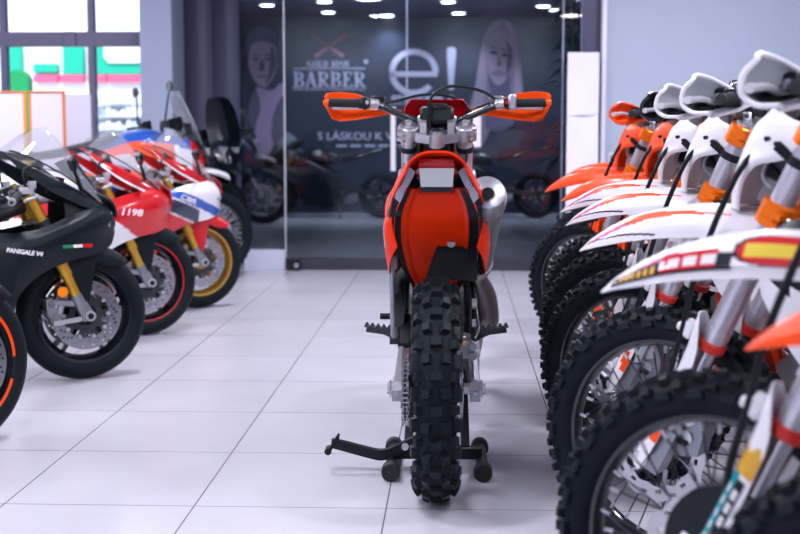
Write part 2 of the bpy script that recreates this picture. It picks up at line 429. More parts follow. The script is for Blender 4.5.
def dirt_bars(root, S):
    m = MB(OFF)
    pts = [(0.985, -0.40, 1.237), (1.012, -0.29, 1.235), (1.03, -0.225, 1.228), (1.07, -0.11, 1.182), (1.075, -0.055, 1.17), (1.075, 0.055, 1.17), (1.07, 0.11, 1.182), (1.03, 0.225, 1.228), (1.012, 0.29, 1.235), (0.985, 0.40, 1.237)]
    m.tube(pts, 0.0135, 'black_gloss', 12, 4)
    for sy in (1, -1): m.box((1.074, 0.06 * sy, 1.168), (0.044, 0.03, 0.044), 'silver', None, 0.006)
    bar = m.build('handlebar', root)
    m = MB(OFF); m.box((1.075, 0, 1.185), (0.07, 0.13, 0.07), 'black_plastic', Matrix.Rotation(rad(20), 3, 'Y'), 0.01); m.box((1.06, 0, 1.222), (0.045, 0.075, 0.02), 'black_gloss', Matrix.Rotation(rad(20), 3, 'Y'), 0.006); m.build('instrument', bar)
    for sy in (1, -1):
        m = MB(OFF); a, b = Vector((0.983, 0.41 * sy, 1.237)), Vector((1.01, 0.285 * sy, 1.235)); d = (b - a)
        m._rings([(a + d * t, r) for t, r in ((0, 0.014), (0.02, 0.0165), (0.5, 0.0155), (0.93, 0.0165), (0.94, 0.021), (1, 0.021))], 'grip_rubber', 16)
        for i in range(16): m.rings(a + d * (0.06 + 0.052 * i), d, [(0, 0.0155), (0.001, 0.0172), (0.003, 0.0172), (0.004, 0.0155)], 'grip_rubber', 12)
        m.build('grip', bar)
        m = MB(OFF)                                  # controls: perch, reservoir, switch block
        m.cyl((1.012, 0.255 * sy, 1.234), (1.022, 0.225 * sy, 1.23), 0.021, 'silver', n=14)
        m.box((1.04, 0.245 * sy, 1.238), (0.05, 0.06, 0.03), 'black_plastic', None, 0.006)
        m.box((1.012, 0.272 * sy, 1.236), (0.044, 0.024, 0.05), 'black_plastic', None, 0.006)
        m.box((1.062, 0.225 * sy, 1.252), (0.035, 0.055, 0.025), 'black_plastic' if sy > 0 else 'alloy', None, 0.005); m.cyl((1.058, 0.20 * sy, 1.243), (1.058, 0.275 * sy, 1.24), 0.011, 'alloy', n=10)
        for i in range(3): m.cyl((0.995, (0.205 + 0.012 * i) * sy, 1.236 - 0.004 * (2 - i)), (0.985, (0.205 + 0.012 * i) * sy, 1.236 - 0.004 * (2 - i)), 0.005, 'bright_alloy', n=8)
        m.box((0.99, 0.262 * sy, 1.238), (0.014, 0.012, 0.014), 'red_paint' if sy < 0 else 'bright_alloy', None, 0.002)
        if sy < 0: m.box((1.0, 0.282 * sy, 1.238), (0.05, 0.03, 0.062), 'silver', None, 0.008)
        m.build('control_block', bar)
        m = MB(OFF); lz = S.get('lz', 0.0)
        m.tube([(1.062, 0.235 * sy, 1.232), (1.082, 0.255 * sy, 1.224), (1.085 - lz, 0.31 * sy, 1.236 - lz * 1.4), (1.08 - 1.5 * lz, 0.37 * sy, 1.237 - lz * 1.7), (1.078 - 2 * lz, 0.412 * sy - lz * sy, 1.237 - lz * 1.7)], [0.011, 0.0095, 0.009, 0.0085, 0.011], 'lever_alloy', 8, 4); m.build('lever', bar)
        hg = S.get('hand')
        if hg == 'flat':                             # slim wrap guard of the single bike
            m = MB(OFF); g = []
            for y, x, z0, z1 in ((0.135, 1.075, 1.202, 1.210), (0.20, 1.10, 1.192, 1.222), (0.255, 1.112, 1.182, 1.254), (0.31, 1.112, 1.174, 1.274), (0.37, 1.10, 1.168, 1.280), (0.40, 1.075, 1.176, 1.278), (0.418, 1.03, 1.215, 1.272), (0.422, 0.99, 1.23, 1.258)):
                g.append([(x - 0.012, sy * y, z0), (x, sy * y, z0 + (z1 - z0) * 0.3), (x, sy * y, z0 + (z1 - z0) * 0.7), (x - 0.012, sy * y, z1)])
            m.sheet(g, S['handc'], 1, 3, 0.004)
            m.cyl((0.975, 0.40 * sy, 1.238), (0.992, 0.42 * sy, 1.237), 0.012, S['handc'], n=10); m.build('handguard', bar)
        elif hg:
            m = MB(OFF); g = []; kt = 1.0 if hg == 'tall' else 0.75
            for y, x, z0, z1 in ((0.20, 1.06, -0.012, 0.008), (0.24, 1.085, -0.03, 0.035), (0.285, 1.105, -0.038, 0.056), (0.335, 1.114, -0.042, 0.066), (0.375, 1.11, -0.04, 0.064), (0.40, 1.10, -0.034, 0.056)):
                z1 *= kt; g.append([(x - 0.075, sy * y * 0.985, 1.235 + z0), (x - 0.03, sy * y, 1.235 + z0 * 0.92), (x, sy * y, 1.235 + z0 * 0.2), (x - 0.006, sy * y, 1.235 + z1 * 0.55), (x - 0.03, sy * y * 0.985, 1.235 + z1)])
            win = S.get('window')
            m.sheet(g, S['handc'], 4, 4, 0.004, (lambda u, v, p: None if not win else (win if 0.55 < v < 0.94 and 0.1 < u < 0.95 else ('black_gloss' if 0.20 < v <= 0.55 and u > 0.1 else None))))  # black cells painted in for the dark hollow between window and lower rim
            hgo = m.build('handguard', bar)
            m = MB(OFF); m.tube([p[0] for p in g] + [g[-1][1], g[-1][2], g[-1][3], g[-1][4]] + [p[4] for p in g[-2::-1]], 0.0065, S['handc'], 8, 4); m.build('rim_edge', hgo)
    m = MB(OFF)
    m.tube([(1.04, -0.23, 1.245), (1.05, -0.16, 1.285), (1.05, -0.05, 1.30), (1.02, 0.02, 1.26), (1.03, 0.03, 1.17), (1.04, 0.02, 1.06), (1.03, 0.02, 0.98)], 0.006, 'black_plastic', 8, 5); m.build('throttle_cable', bar)
    m = MB(OFF)
    m.tube([(1.06, 0.21, 1.235), (1.1, 0.14, 1.25), (1.11, 0.05, 1.27), (1.12, -0.06, 1.26), (1.12, -0.13, 1.2), (1.09, -0.12, 1.08), (1.0, -0.1, 0.95)], 0.0055, 'black_plastic', 8, 5); m.build('clutch_hose', bar)
    m = MB(OFF)
    m.tube([(1.06, -0.21, 1.24), (1.13, -0.12, 1.2), (1.2, 0.02, 1.1), fk(0.74, 0.12, 0.10), fk(0.62, 0.115, 0.125), fk(0.45, 0.10, 0.13), fk(0.34, 0.075, 0.13), fk(0.2, 0.05, 0.13), fk(0.08, 0.0, 0.115), fk(0.07, -0.05, 0.1)], 0.0075, 'black_plastic', 8, 5); m.build('brake_hose', root)
    m = MB(OFF)                                      # front brake caliper
    m.hull([(1.385 + dx, 0.058 + dy, 0.43 + dz) for dx, dz in ((-0.03, -0.07), (0.03, -0.075), (0.035, 0.05), (-0.03, 0.06), (-0.05, 0.0)) for dy in (-0.024, 0.034)], 'alloy')
    m.cyl((1.375, 0.08, 0.455), (1.375, 0.1, 0.455), 0.02, 'bright_alloy'); m.cyl((1.385, 0.08, 0.405), (1.385, 0.1, 0.405), 0.02, 'bright_alloy')
    m.beam((1.44, 0.09, 0.46), (1.40, 0.08, 0.46), 0.02, 0.03, 'alloy'); m.beam((1.46, 0.09, 0.38), (1.40, 0.08, 0.40), 0.02, 0.03, 'alloy'); m.build('brake_caliper', root)

def dirt_mask(root, S):
    m = MB(OFF); g = []
    for z, xf, W, xs, e in ((0.955, 1.30, 0.062, 1.268, 0.008), (1.02, 1.292, 0.080, 1.25, 0.008), (1.066, 1.27, 0.10, 1.215, 0.015), (1.085, 1.257, 0.114, 1.165, 0.03), (1.112, 1.24, 0.124, 1.105, 0.045), (1.145, 1.222, 0.12, 1.09, 0.045), (1.16, 1.212, 0.10, 1.13, 0.03), (1.178, 1.20, 0.078, 1.16, 0.01), (1.22, 1.168, 0.066, 1.135, 0.008), (1.25, 1.135, 0.055, 1.10, 0.008)):
        if z > 1.15: W = max(W, S.get('mtop', 0) * (1 if z < 1.24 else 0.8))
        g.append([(xs - e, -W * 1.02, z - e * 0.4), (xs, -W, z), (xf - 0.012, -W * 0.6, z), (xf, 0, z), (xf - 0.012, W * 0.6, z), (xs, W, z), (xs - e, W * 1.02, z - e * 0.4)])
    m.sheet(g, S['mask'], 4, 4, 0.004); o = m.build('headlight_mask', root)
    m = MB(OFF); m.hull([(1.225 + dx, dy * 0.7, 1.115 + dz) for dx, dy, dz in ((-0.02, 0.07, 0.05), (-0.02, -0.07, 0.05), (0.012, 0.05, -0.04), (0.012, -0.05, -0.04), (-0.05, 0.08, 0.06), (-0.05, -0.08, 0.06), (-0.05, 0.06, -0.06), (-0.05, -0.06, -0.06), (0.005, 0.05, 0.03), (0.005, -0.05, 0.03))], 'lamp_glass'); m.build('headlamp', o)
    for sy in (1, -1):
        m = MB(OFF)
        m.rings(fk(0.79, 0, 0.108 * sy), FD, [(0, 0.031), (0.001, 0.034), (0.021, 0.034), (0.022, 0.031)], 'black_plastic', 20); m.beam(fk(0.802, 0.02, 0.125 * sy), fk(0.815, 0.06, 0.132 * sy), 0.014, 0.022, 'black_plastic')
        for q in (0.06, 0.085): m.cyl(fk(0.818, q, 0.126 * sy), fk(0.818, q, 0.139 * sy), 0.006, 'black_plastic', n=10)
        m.build('mask_strap', o)
    m = MB(OFF); m.hull([(1.165 + dx, dy, 1.06 + dz) for dx, dz in ((-0.04, -0.05), (0.04, -0.03), (0.03, 0.04), (-0.06, 0.05)) for dy in (-0.05, 0.05)], 'dark_metal')
    for sy in (1, -1): m.hull([(1.17 + dx, sy * (0.06 + dy), 1.0 + dz) for dx, dz in ((-0.03, -0.03), (0.045, -0.02), (0.02, 0.03), (-0.03, 0.01)) for dy in (-0.01, 0.012)], 'grey_plastic'); m.tube([(1.14, 0.05 * sy, 0.98), (1.2, 0.075 * sy, 1.03), (1.17, 0.07 * sy, 1.1)], 0.007, 'bright_alloy', 6, 4); m.tube([(1.12, 0.03 * sy, 1.0), (1.19, 0.06 * sy, 1.06), (1.13, 0.05 * sy, 1.12)], 0.006, 'black_plastic', 6, 4); m.build('wiring_bundle', o)
    # front fender
    st = ((0.985, 0.85, 0.05, 0.02), (1.08, 0.905, 0.07, 0.045), (1.18, 0.937, 0.085, 0.055), (1.30, 0.953, 0.09, 0.064), (1.42, 0.952, 0.089, 0.068), (1.53, 0.932, 0.080, 0.062), (1.61, 0.899, 0.064, 0.046), (1.675, 0.862, 0.042, 0.024), (1.718, 0.830, 0.016, 0.005))
    g = [[(x, -W * 1.05, z - d), (x, -W * 0.96, z - d * 0.55), (x, -W * 0.62, z - d * 0.05), (x, 0, z), (x, W * 0.62, z - d * 0.05), (x, W * 0.96, z - d * 0.55), (x, W * 1.05, z - d)] for (x, z, W, d) in st]
    fl, fl2, slit = S.get('flash'), S.get('flash2'), S.get('slit')
    def fm(u, v, p):
        w = abs(v - 0.5) * 2; x = p.x
        if slit and 1.46 < x < 1.71 and abs(w - (0.88 - (x - 1.46) * 1.2)) < 0.028: return slit
        if fl and 1.27 < x < 1.57 and abs(w - (0.42 + 0.9 * max(0, x - 1.5))) < 0.085 * min(1, (x - 1.27) / 0.26) * (1 if x < 1.53 else max(0, (1.57 - x) / 0.04)): return fl
        if fl2 and 1.53 <= x < 1.68 and abs(w - (0.44 + 0.9 * (x - 1.5))) < 0.05: return fl2
        return None
    m = MB(OFF); m.sheet(g, S['fender'], 16, 12, 0.004, fm); o = m.build('front_fender', root)
    if S.get('stickers'):
        def patch(s0, s1, v0, v1, mt, mfn=None, lift=0.002):
            rows = [catmull(r, 6) for r in g]; cols = [catmull([r[j] for r in rows], 8) for j in range(len(rows[0]))]
            nu, nv = len(cols[0]) - 1, len(cols) - 1
            i0, i1, j0, j1 = int(s0 * nu), int(s1 * nu), int(v0 * nv), int(v1 * nv)
            m.sheet([[cols[j][i] for j in range(j0, j1 + 1)] for i in range(i0, i1 + 1)], mt, 3, 3, 0.001, mfn, lift)
        m = MB(OFF)
        patch(0.50, 0.90, 0.80, 0.93, 'black_gloss'); patch(0.54, 0.68, 0.76, 0.90, 'red_paint', lambda u, v, p: 'white_paint' if (int(u * 14) % 4 != 3 and 0.25 < v < 0.75) else None, 0.004)
        patch(0.69, 0.85, 0.82, 0.91, 'gold_sticker', lambda u, v, p: 'black_gloss' if int(u * 12) % 2 else None, 0.004)
        m.build('sticker', o); m = MB(OFF)
        patch(0.33, 0.50, 0.66, 0.90, 'white_plastic', lambda u, v, p: ('black_gloss' if ((u - .5) / .5) ** 2 + ((v - .5) / .5) ** 2 > 0.80 else ('yellow' if abs(v - 0.5) < 0.2 and abs(u - 0.5) < 0.36 else 'red_paint')) if ((u - .5) / .5) ** 2 + ((v - .5) / .5) ** 2 < 1 else None, 0.003)
        m.build('sticker', o)

def dirt_body(root, S):
    # frame
    m = MB(OFF); fc = S['frame']
    m.tube([(1.07, 0, 1.0), (1.0, 0, 0.98), (0.7, 0, 0.86)], 0.03, fc, 12, 4); m.cyl((1.10, 0, 0.88), (1.05, 0, 1.06), 0.032, fc)
    for sy in (1, -1):
        m.tube([(1.06, 0.03 * sy, 0.95), (0.85, 0.09 * sy, 0.86), (0.62, 0.11 * sy, 0.68), (0.52, 0.115 * sy, 0.45), (0.50, 0.10 * sy, 0.30)], 0.021, fc, 10, 5)
        m.tube([(1.09, 0.02 * sy, 0.88), (1.06, 0.035 * sy, 0.68), (1.02, 0.07 * sy, 0.42), (0.93, 0.085 * sy, 0.265), (0.7, 0.09 * sy, 0.25), (0.50, 0.10 * sy, 0.30)], 0.018, fc, 10, 5)
        m.tube([(0.66, 0.10 * sy, 0.84), (0.3, 0.085 * sy, 0.88), (0.02, 0.07 * sy, 0.93)], 0.013, 'black_plastic', 8, 4); m.tube([(0.54, 0.11 * sy, 0.52), (0.3, 0.09 * sy, 0.72), (0.12, 0.075 * sy, 0.90)], 0.012, 'black_plastic', 8, 4)
    m.build('frame', root)
    m = MB(OFF)                                      # skid plate with ribbed edge
    m.sheet([[(1.075, y, 0.50) for y in (-0.1, -0.05, 0, 0.05, 0.1)], [(1.05, y, 0.36) for y in (-0.12, -0.06, 0, 0.06, 0.12)], [(0.97, y, 0.25) for y in (-0.13, -0.065, 0, 0.065, 0.13)], [(0.75, y, 0.225) for y in (-0.14, -0.07, 0, 0.07, 0.14)], [(0.52, y, 0.235) for y in (-0.12, -0.06, 0, 0.06, 0.12)]], S['skid'], 4, 2, 0.005)
    for i in range(9): 
        for sy in (1, -1): m.box((1.07 - 0.012 * i, 0.125 * sy, 0.48 - 0.03 * i), (0.02, 0.02, 0.016), S['skid'], None, 0.003)
    m.build('skid_plate', root)
    m = MB(OFF)                                      # engine
    m.hull([(x, sy * y, z) for x, y, z in ((0.98, 0.06, 0.34), (0.98, 0.06, 0.46), (0.9, 0.11, 0.27), (0.62, 0.115, 0.27), (0.52, 0.09, 0.34), (0.52, 0.09, 0.46), (0.64, 0.1, 0.54), (0.88, 0.1, 0.53)) for sy in (1, -1)], 'engine_metal')
    m.hull([(x, sy * 0.07, z) for x, z in ((0.78, 0.5), (0.93, 0.48), (0.97, 0.72), (0.83, 0.76)) for sy in (1, -1)], 'engine_metal')
    for i in range(5): m.box((0.875 + 0.01 * i, 0, 0.55 + 0.035 * i), (0.19, 0.17, 0.008), 'engine_metal', Matrix.Rotation(rad(-14), 3, 'Y'), 0.002)
    m.hull([(x, sy * 0.075, z) for x, z in ((0.83, 0.76), (0.98, 0.72), (0.99, 0.80), (0.86, 0.84)) for sy in (1, -1)], 'dark_metal')
    eng = m.build('engine', root)
    m = MB(OFF); m.rings((0.72, -0.105, 0.39), (0, -1, 0), [(0, 0.10), (0.02, 0.10), (0.03, 0.085), (0.034, 0.0)], S.get('cover', 'bronze_pipe'), 28); m.build('clutch_cover', eng)
    m = MB(OFF); m.rings((0.86, 0.10, 0.37), (0, 1, 0), [(0, 0.075), (0.02, 0.075), (0.028, 0.06), (0.03, 0.0)], S.get('cover', 'bronze_pipe'), 28); m.build('ignition_cover', eng)
    m = MB(OFF); m.tube([(0.95, 0.0, 0.66), (1.02, -0.03, 0.66), (1.09, -0.09, 0.60), (1.09, -0.15, 0.50), (1.02, -0.175, 0.42), (0.90, -0.18, 0.44), (0.74, -0.17, 0.54), (0.55, -0.145, 0.62), (0.42, -0.13, 0.66)], [0.024, 0.028, 0.036, 0.048, 0.056, 0.055, 0.045, 0.03, 0.022], S.get('pipe', 'chrome'), 16, 5); m.build('exhaust_pipe', root)
    for sy in (1, -1):
        m = MB(OFF); m.box((1.0, 0.125 * sy, 0.74), (0.05, 0.11, 0.25), 'dark_metal', Matrix.Rotation(rad(-12), 3, 'Y'), 0.006)
        for i in range(7): m.box((1.026, 0.125 * sy, 0.64 + 0.033 * i), (0.03, 0.112, 0.006), 'black_plastic', Matrix.Rotation(rad(-25), 3, 'Y'), 0.001)
        m.build('radiator', root)
        m = MB(OFF); g = []
        for x, z0, z1, y in ((1.16, 0.78, 0.93, 0.185), (1.10, 0.68, 0.945, 0.195), (1.02, 0.60, 0.955, 0.19), (0.90, 0.62, 0.95, 0.165), (0.78, 0.70, 0.935, 0.14), (0.66, 0.77, 0.915, 0.125)):
            g.append([(x, sy * (y - 0.015), z0), (x, sy * y, z0 + (z1 - z0) * 0.35), (x, sy * y, z0 + (z1 - z0) * 0.7), (x, sy * (y - 0.05), z1)])
        a_, b_ = S['shroud'], S.get('shroud2', S['shroud'])
        m.sheet(g, a_, 4, 4, 0.004, lambda u, v, p: b_ if v < 0.35 + 0.3 * u else None); m.build('radiator_shroud', root)
        m = MB(OFF); g = []
        for x, z0, z1, y in ((0.52, 0.70, 0.90, 0.118), (0.40, 0.66, 0.915, 0.145), (0.25, 0.67, 0.925, 0.164), (0.12, 0.71, 0.925, 0.160), (0.03, 0.75, 0.93, 0.148), (-0.01, 0.78, 0.93, 0.132)):
            g.append([(x, sy * (y - 0.012), z0), (x, sy * y, z0 + (z1 - z0) * 0.3), (x, sy * (y + 0.003), z0 + (z1 - z0) * 0.65), (x, sy * (y - 0.03), z1)])
        s1, s2 = S['side'], S.get('side2', S['side'])
        m.sheet(g, s1, 4, 4, 0.004, lambda u, v, p: s2 if 0.15 < u < 0.6 and 0.25 < v < 0.62 else ('black_plastic' if 0.3 < u < 0.45 and 0.4 < v < 0.5 else None)); m.build('side_panel', root)
    m = MB(OFF); secs = []
    for x, z, w, h in ((1.03, 0.93, 0.05, 0.03), (0.95, 0.95, 0.11, 0.06), (0.85, 0.945, 0.12, 0.09), (0.72, 0.93, 0.11, 0.08), (0.60, 0.91, 0.08, 0.05)):
        secs.append([(x, w * cos(q), z + h * sin(q)) for q in [2 * PI * i / 8 for i in range(8)]])
    m.loft(secs, S.get('tank', 'frost_plastic')); m.rings((0.92, 0, 0.995), (0.1, 0, 1), [(0, 0.035), (0.02, 0.035), (0.025, 0.028)], 'orange_anodised', 16); m.build('fuel_tank', root)
    m = MB(OFF); g = []
    for x, z, w, d in ((0.82, 0.985, 0.045, 0.03), (0.65, 0.97, 0.065, 0.05), (0.45, 0.96, 0.08, 0.05), (0.2, 0.975, 0.09, 0.04), (-0.02, 0.99, 0.08, 0.03), (-0.08, 0.99, 0.05, 0.025)):
        g.append([(x, -w - 0.01, z - d), (x, -w, z - d * 0.2), (x, -w * 0.5, z), (x, 0, z + 0.004), (x, w * 0.5, z), (x, w, z - d * 0.2), (x, w + 0.01, z - d)])
    m.sheet(g, 'seat_cover', 4, 3, 0.02); m.build('seat', root)
    # rear fender: outer shell, tail lamp, plate holder, inner mudguard
    m = MB(OFF); g = []
    for x, z, w, d in ((0.20, 0.975, 0.156, 0.155), (0.08, 0.992, 0.154, 0.145), (-0.05, 1.018, 0.142, 0.128), (-0.15, 1.045, 0.122, 0.105), (-0.225, 1.062, 0.098, 0.075), (-0.262, 1.068, 0.084, 0.058)):
        g.append([(x + 0.03, -w, z - d), (x + 0.012, -w * 0.88, z - d * 0.5), (x, -w * 0.5, z - d * 0.08), (x, 0, z), (x, w * 0.5, z - d * 0.08), (x + 0.012, w * 0.88, z - d * 0.5), (x + 0.03, w, z - d)])
    m.sheet(g, S['tail'], 10, 8, 0.006, (lambda u, v, p: (None if abs(v - 0.5) < 0.30 or p.x < -0.07 else ('white_plastic' if (p.x * 9 + p.z * 14) % 1.0 < 0.42 else ('black_gloss' if (p.x * 9 + p.z * 14) % 1.0 < 0.66 else 'red_paint'))) if S.get('mtop') else None)); rf = m.build('rear_fender', root)
    for sy in (1, -1):
        m = MB(OFF); m.tube([(-0.17, 0.098 * sy, 1.0), (-0.10, 0.122 * sy, 0.945), (0.02, 0.138 * sy, 0.86), (0.14, 0.142 * sy, 0.77), (0.24, 0.132 * sy, 0.68)], 0.0085, 'black_plastic', 8, 4); m.build('edge_strip', rf)
    m = MB(OFF); m.hull([(x, sy * y, z) for x, y, z in ((-0.215, 0.045, 1.05), (-0.22, 0.05, 1.03), (-0.20, 0.052, 1.01), (-0.10, 0.07, 1.02), (-0.10, 0.06, 0.985)) for sy in (1, -1)], 'tail_red'); m.build('tail_lamp', rf)
    m = MB(OFF); m.prism([(-0.05, 0.005), (0.05, 0.005), (0.045, -0.048), (-0.045, -0.048)], (-0.215, 0, 1.018), (0, -1, 0), (0.12, 0, 1), 0.012, 'plate_white')
    m.hull([(x, sy * y, z) for x, y, z in ((-0.20, 0.047, 0.972), (-0.20, 0.042, 0.955), (-0.12, 0.06, 0.965), (-0.12, 0.05, 0.945)) for sy in (1, -1)], 'black_gloss')
    for sy in (1, -1):
        m.prism([(0, 0), (0.035, 0.03), (0.06, -0.075), (0.045, -0.09)] if sy > 0 else [(0, 0), (-0.035, 0.03), (-0.06, -0.075), (-0.045, -0.09)][::-1], (-0.13, 0.062 * sy, 1.01), (0, 1, 0), (0, 0, 1), 0.02, 'silver')
        m.prism([(0.04, 0.015), (0.075, -0.02), (0.085, -0.115), (0.055, -0.115)] if sy > 0 else [(-0.04, 0.015), (-0.075, -0.02), (-0.085, -0.115), (-0.055, -0.115)][::-1], (-0.10, 0.05 * sy, 0.995), (0, 1, 0), (0, 0, 1), 0.02, 'black_plastic')
    m.build('plate_holder', rf)
    m = MB(OFF); g = []
    for x, z, w in ((-0.125, 0.965, 0.088), (-0.09, 0.91, 0.115), (-0.06, 0.87, 0.125), (0.05, 0.80, 0.128), (0.17, 0.735, 0.118), (0.27, 0.68, 0.105), (0.34, 0.62, 0.08), (0.37, 0.52, 0.06)):
        g.append([(x - 0.025, -w, z), (x - 0.012, -w * 0.72, z), (x, -w * 0.65, z), (x + 0.004, 0, z), (x, w * 0.65, z), (x - 0.012, w * 0.72, z), (x - 0.025, w, z)])
    m.sheet(g, S['tail'], 4, 4, 0.006, lambda u, v, p: 'black_plastic' if abs(v - 0.5) > 0.40 else None); m.build('inner_mudguard', rf)
    m = MB(OFF)
    m.prism([(-0.025, 0.02), (-0.075, 0.02), (-0.125, -0.04), (-0.125, -0.135), (0.035, -0.135), (-0.012, 0.005)], (0.10, 0, 0.80), (0, 1, 0), (0.4, 0, 1), 0.008, 'rubber'); m.cyl((0.085, -0.045, 0.793), (0.06, -0.045, 0.785), 0.013, 'bright_alloy', n=12); m.build('mud_flap', rf)
    # silencer
    m = MB(OFF); a, b = Vector((-0.035, -0.150, 0.945)), Vector((0.47, -0.125, 0.655)); d = (a - b).normalized(); L = (a - b).length
    m.rings(b, d, [(0, 0.03), (0.03, 0.05), (0.05, 0.056), (L - 0.06, 0.06)], 'titanium', 28); m.rings(b, d, [(0.06, 0.059), (0.09, 0.059)], 'bright_alloy', 28); mf = m.build('silencer', root)
    m = MB(OFF); m.rings(b, d, [(L - 0.062, 0.0625), (L - 0.02, 0.0625), (L + 0.005, 0.054), (L + 0.014, 0.038), (L + 0.015, 0.0)], 'silver', 28)
    q = a + d * 0.012 - Vector((0, 0, 0.012)); e = Vector((-1, 0, 0.12)).normalized()
    m.tube([q - e * 0.03, q + e * 0.03], 0.021, 'gold', 18, caps=False); m.tube([q - e * 0.03, q + e * 0.031], 0.016, 'black_plastic', 18); m.build('end_cap', mf)
    m = MB(OFF); m.tube([(0.47, -0.125, 0.655), (0.52, -0.12, 0.63), (0.58, -0.14, 0.61)], 0.024, 'chrome', 14, 4); m.hull([(x, y, z) for x, y, z in ((0.30, -0.07, 0.83), (0.24, -0.07, 0.86), (0.27, -0.12, 0.80), (0.22, -0.12, 0.83))], 'dark_metal'); m.build('pipe_joint', mf)
    # swingarm, chain, shock
    m = MB(OFF)
    for sy in (1, -1):
        m.beam((0.54, 0.095 * sy, 0.41), (0.28, 0.112 * sy, 0.375), 0.035, 0.075, 'silver', 0.03, 0.07); m.beam((0.29, 0.112 * sy, 0.376), (-0.035, 0.118 * sy, 0.345), 0.03, 0.07, 'silver', 0.026, 0.055)
        m.hull([(x, (0.118 + d) * sy, z) for x, z in ((0.03, 0.325), (0.03, 0.375), (-0.04, 0.372), (-0.06, 0.35), (-0.05, 0.315), (0.0, 0.31)) for d in (-0.016, 0.016)], 'alloy'); m.cyl((-0.055, 0.118 * sy, 0.345), (-0.075, 0.118 * sy, 0.345), 0.006, 'steel', n=8); m.cyl((0, 0.085 * sy, 0.345), (0, 0.150 * sy, 0.345), 0.017, 'bright_alloy', n=6); m.cyl((0, 0.138 * sy, 0.345), (0, 0.142 * sy, 0.345), 0.026, 'steel')
    m.box((0.40, 0, 0.42), (0.08, 0.2, 0.06), 'silver'); m.cyl((0.55, -0.125, 0.41), (0.55, 0.125, 0.41), 0.02, 'steel'); m.build('swingarm', root)
    m = MB(OFF); path = []
    for i in range(15): a = rad(97 + 166 * i / 14); path.append((0.109 * cos(a), 0.345 + 0.109 * sin(a)))
    for i in range(1, 22): t = i / 22; path.append((-0.013 + (0.53 + 0.013) * t, 0.237 + (0.375 - 0.237) * t))
    for i in range(6): a = rad(-75 + 150 * i / 5); path.append((0.545 + 0.032 * cos(a), 0.408 + 0.032 * sin(a)))
    for i in range(1, 22): t = i / 22; path.append((0.54 + (-0.013 - 0.54) * t, 0.440 + (0.453 - 0.440) * t))
    P = catmull([(x, 0, z) for x, z in path], 3, True); acc = 0; last = None; k = 0; n = len(P)
    for i in range(n):
        p, q = P[i], P[(i + 1) % n]
        if last is None or (p - last).length > 0.0125:
            last = p; k += 1; an = math.atan2(q.z - p.z, q.x - p.x); R = Matrix.Rotation(-an, 3, 'Y')
            w = 0.0105 if k % 2 else 0.0075
            for s in (1, -1): m.box((p.x, 0.093 + s * w, p.z), (0.019, 0.002, 0.013), 'steel', R, 0.0006)
            m.cyl((p.x + 0.006, 0.084, p.z), (p.x + 0.006, 0.102, p.z), 0.0045, 'steel', n=6)
    m.build('chain', root)
    m = MB(OFF)
    m.hull([(x, 0.093 + dy, z) for x, z in ((0.16, 0.25), (0.30, 0.26), (0.32, 0.33), (0.17, 0.31)) for dy in (-0.02, 0.02)], 'black_plastic'); m.prism([(0.40, 0.52), (0.16, 0.50), (0.10, 0.47), (0.10, 0.46), (0.40, 0.475)], (0, 0.1, 0), (1, 0, 0), (0, 0, 1), 0.03, 'black_plastic'); m.build('chain_guide', root)
    m = MB(OFF)
    m.hull([(x, 0.105 + dy, z) for x, z in ((0.24, 0.50), (0.44, 0.50), (0.47, 0.66), (0.33, 0.62)) for dy in (0.0, 0.03)], 'black_plastic'); m.build('chain_side_cover', root)
    m = MB(OFF)                                      # rear brake
    m.hull([(0.075 + dx, -0.092 + dy, 0.45 + dz) for dx, dz in ((-0.03, -0.02), (-0.02, 0.03), (0.05, 0.025), (0.05, -0.03)) for dy in (-0.022, 0.026)], 'alloy')
    for dz in (-0.012, 0.02): m.cyl((0.03, -0.112, 0.45 + dz), (0.075, -0.112, 0.45 + dz), 0.0125, 'alloy', n=14)
    m.cyl((0.035, -0.085, 0.478), (0.07, -0.085, 0.478), 0.006, 'gold', n=8); m.hull([(0.06 + dx, -0.125 + dy, 0.40 + dz) for dx, dz in ((-0.02, -0.05), (0.02, -0.045), (0.02, 0.03), (-0.015, 0.03)) for dy in (-0.008, 0.008)], 'alloy')
    for dx, dz in ((-0.015, 0.0), (0.03, 0.005)): m.cyl((0.075 + dx, -0.12, 0.45 + dz), (0.075 + dx, -0.136, 0.45 + dz), 0.016, 'bright_alloy', n=14)
    m.beam((0.05, -0.118, 0.43), (0.0, -0.125, 0.36), 0.018, 0.03, 'silver'); m.tube([(0.10, -0.12, 0.48), (0.2, -0.135, 0.5), (0.4, -0.135, 0.52), (0.5, -0.13, 0.6)], 0.006, 'black_plastic', 8, 4); m.build('rear_brake_caliper', root)
    m = MB(OFF); m.cyl((0.40, -0.03, 0.46), (0.58, -0.03, 0.82), 0.022, 'silver'); 
    for i in range(9): m.rings((0.42 + 0.016 * i, -0.03, 0.50 + 0.032 * i), (0.45, 0, 0.9), [(0, 0.03), (0.005, 0.04), (0.012, 0.04), (0.016, 0.03)], 'white_plastic', 16)
    m.build('rear_shock', root)
    m = MB(OFF)                                      # carburettor side, hoses, air box
    m.hull([(x, sy * 0.09, z) for x, z in ((0.5, 0.62), (0.36, 0.70), (0.38, 0.86), (0.62, 0.84), (0.66, 0.66)) for sy in (1, -1)], 'black_plastic'); m.tube([(0.66, 0, 0.66), (0.80, 0, 0.62)], 0.035, 'black_plastic', 14)
    for i, q in enumerate(((0.5, -0.10), (0.48, -0.115))): m.tube([(q[0], q[1], 0.70), (0.42, -0.125, 0.58), (0.45, -0.12, 0.40)], 0.006, 'black_plastic', 8, 4)
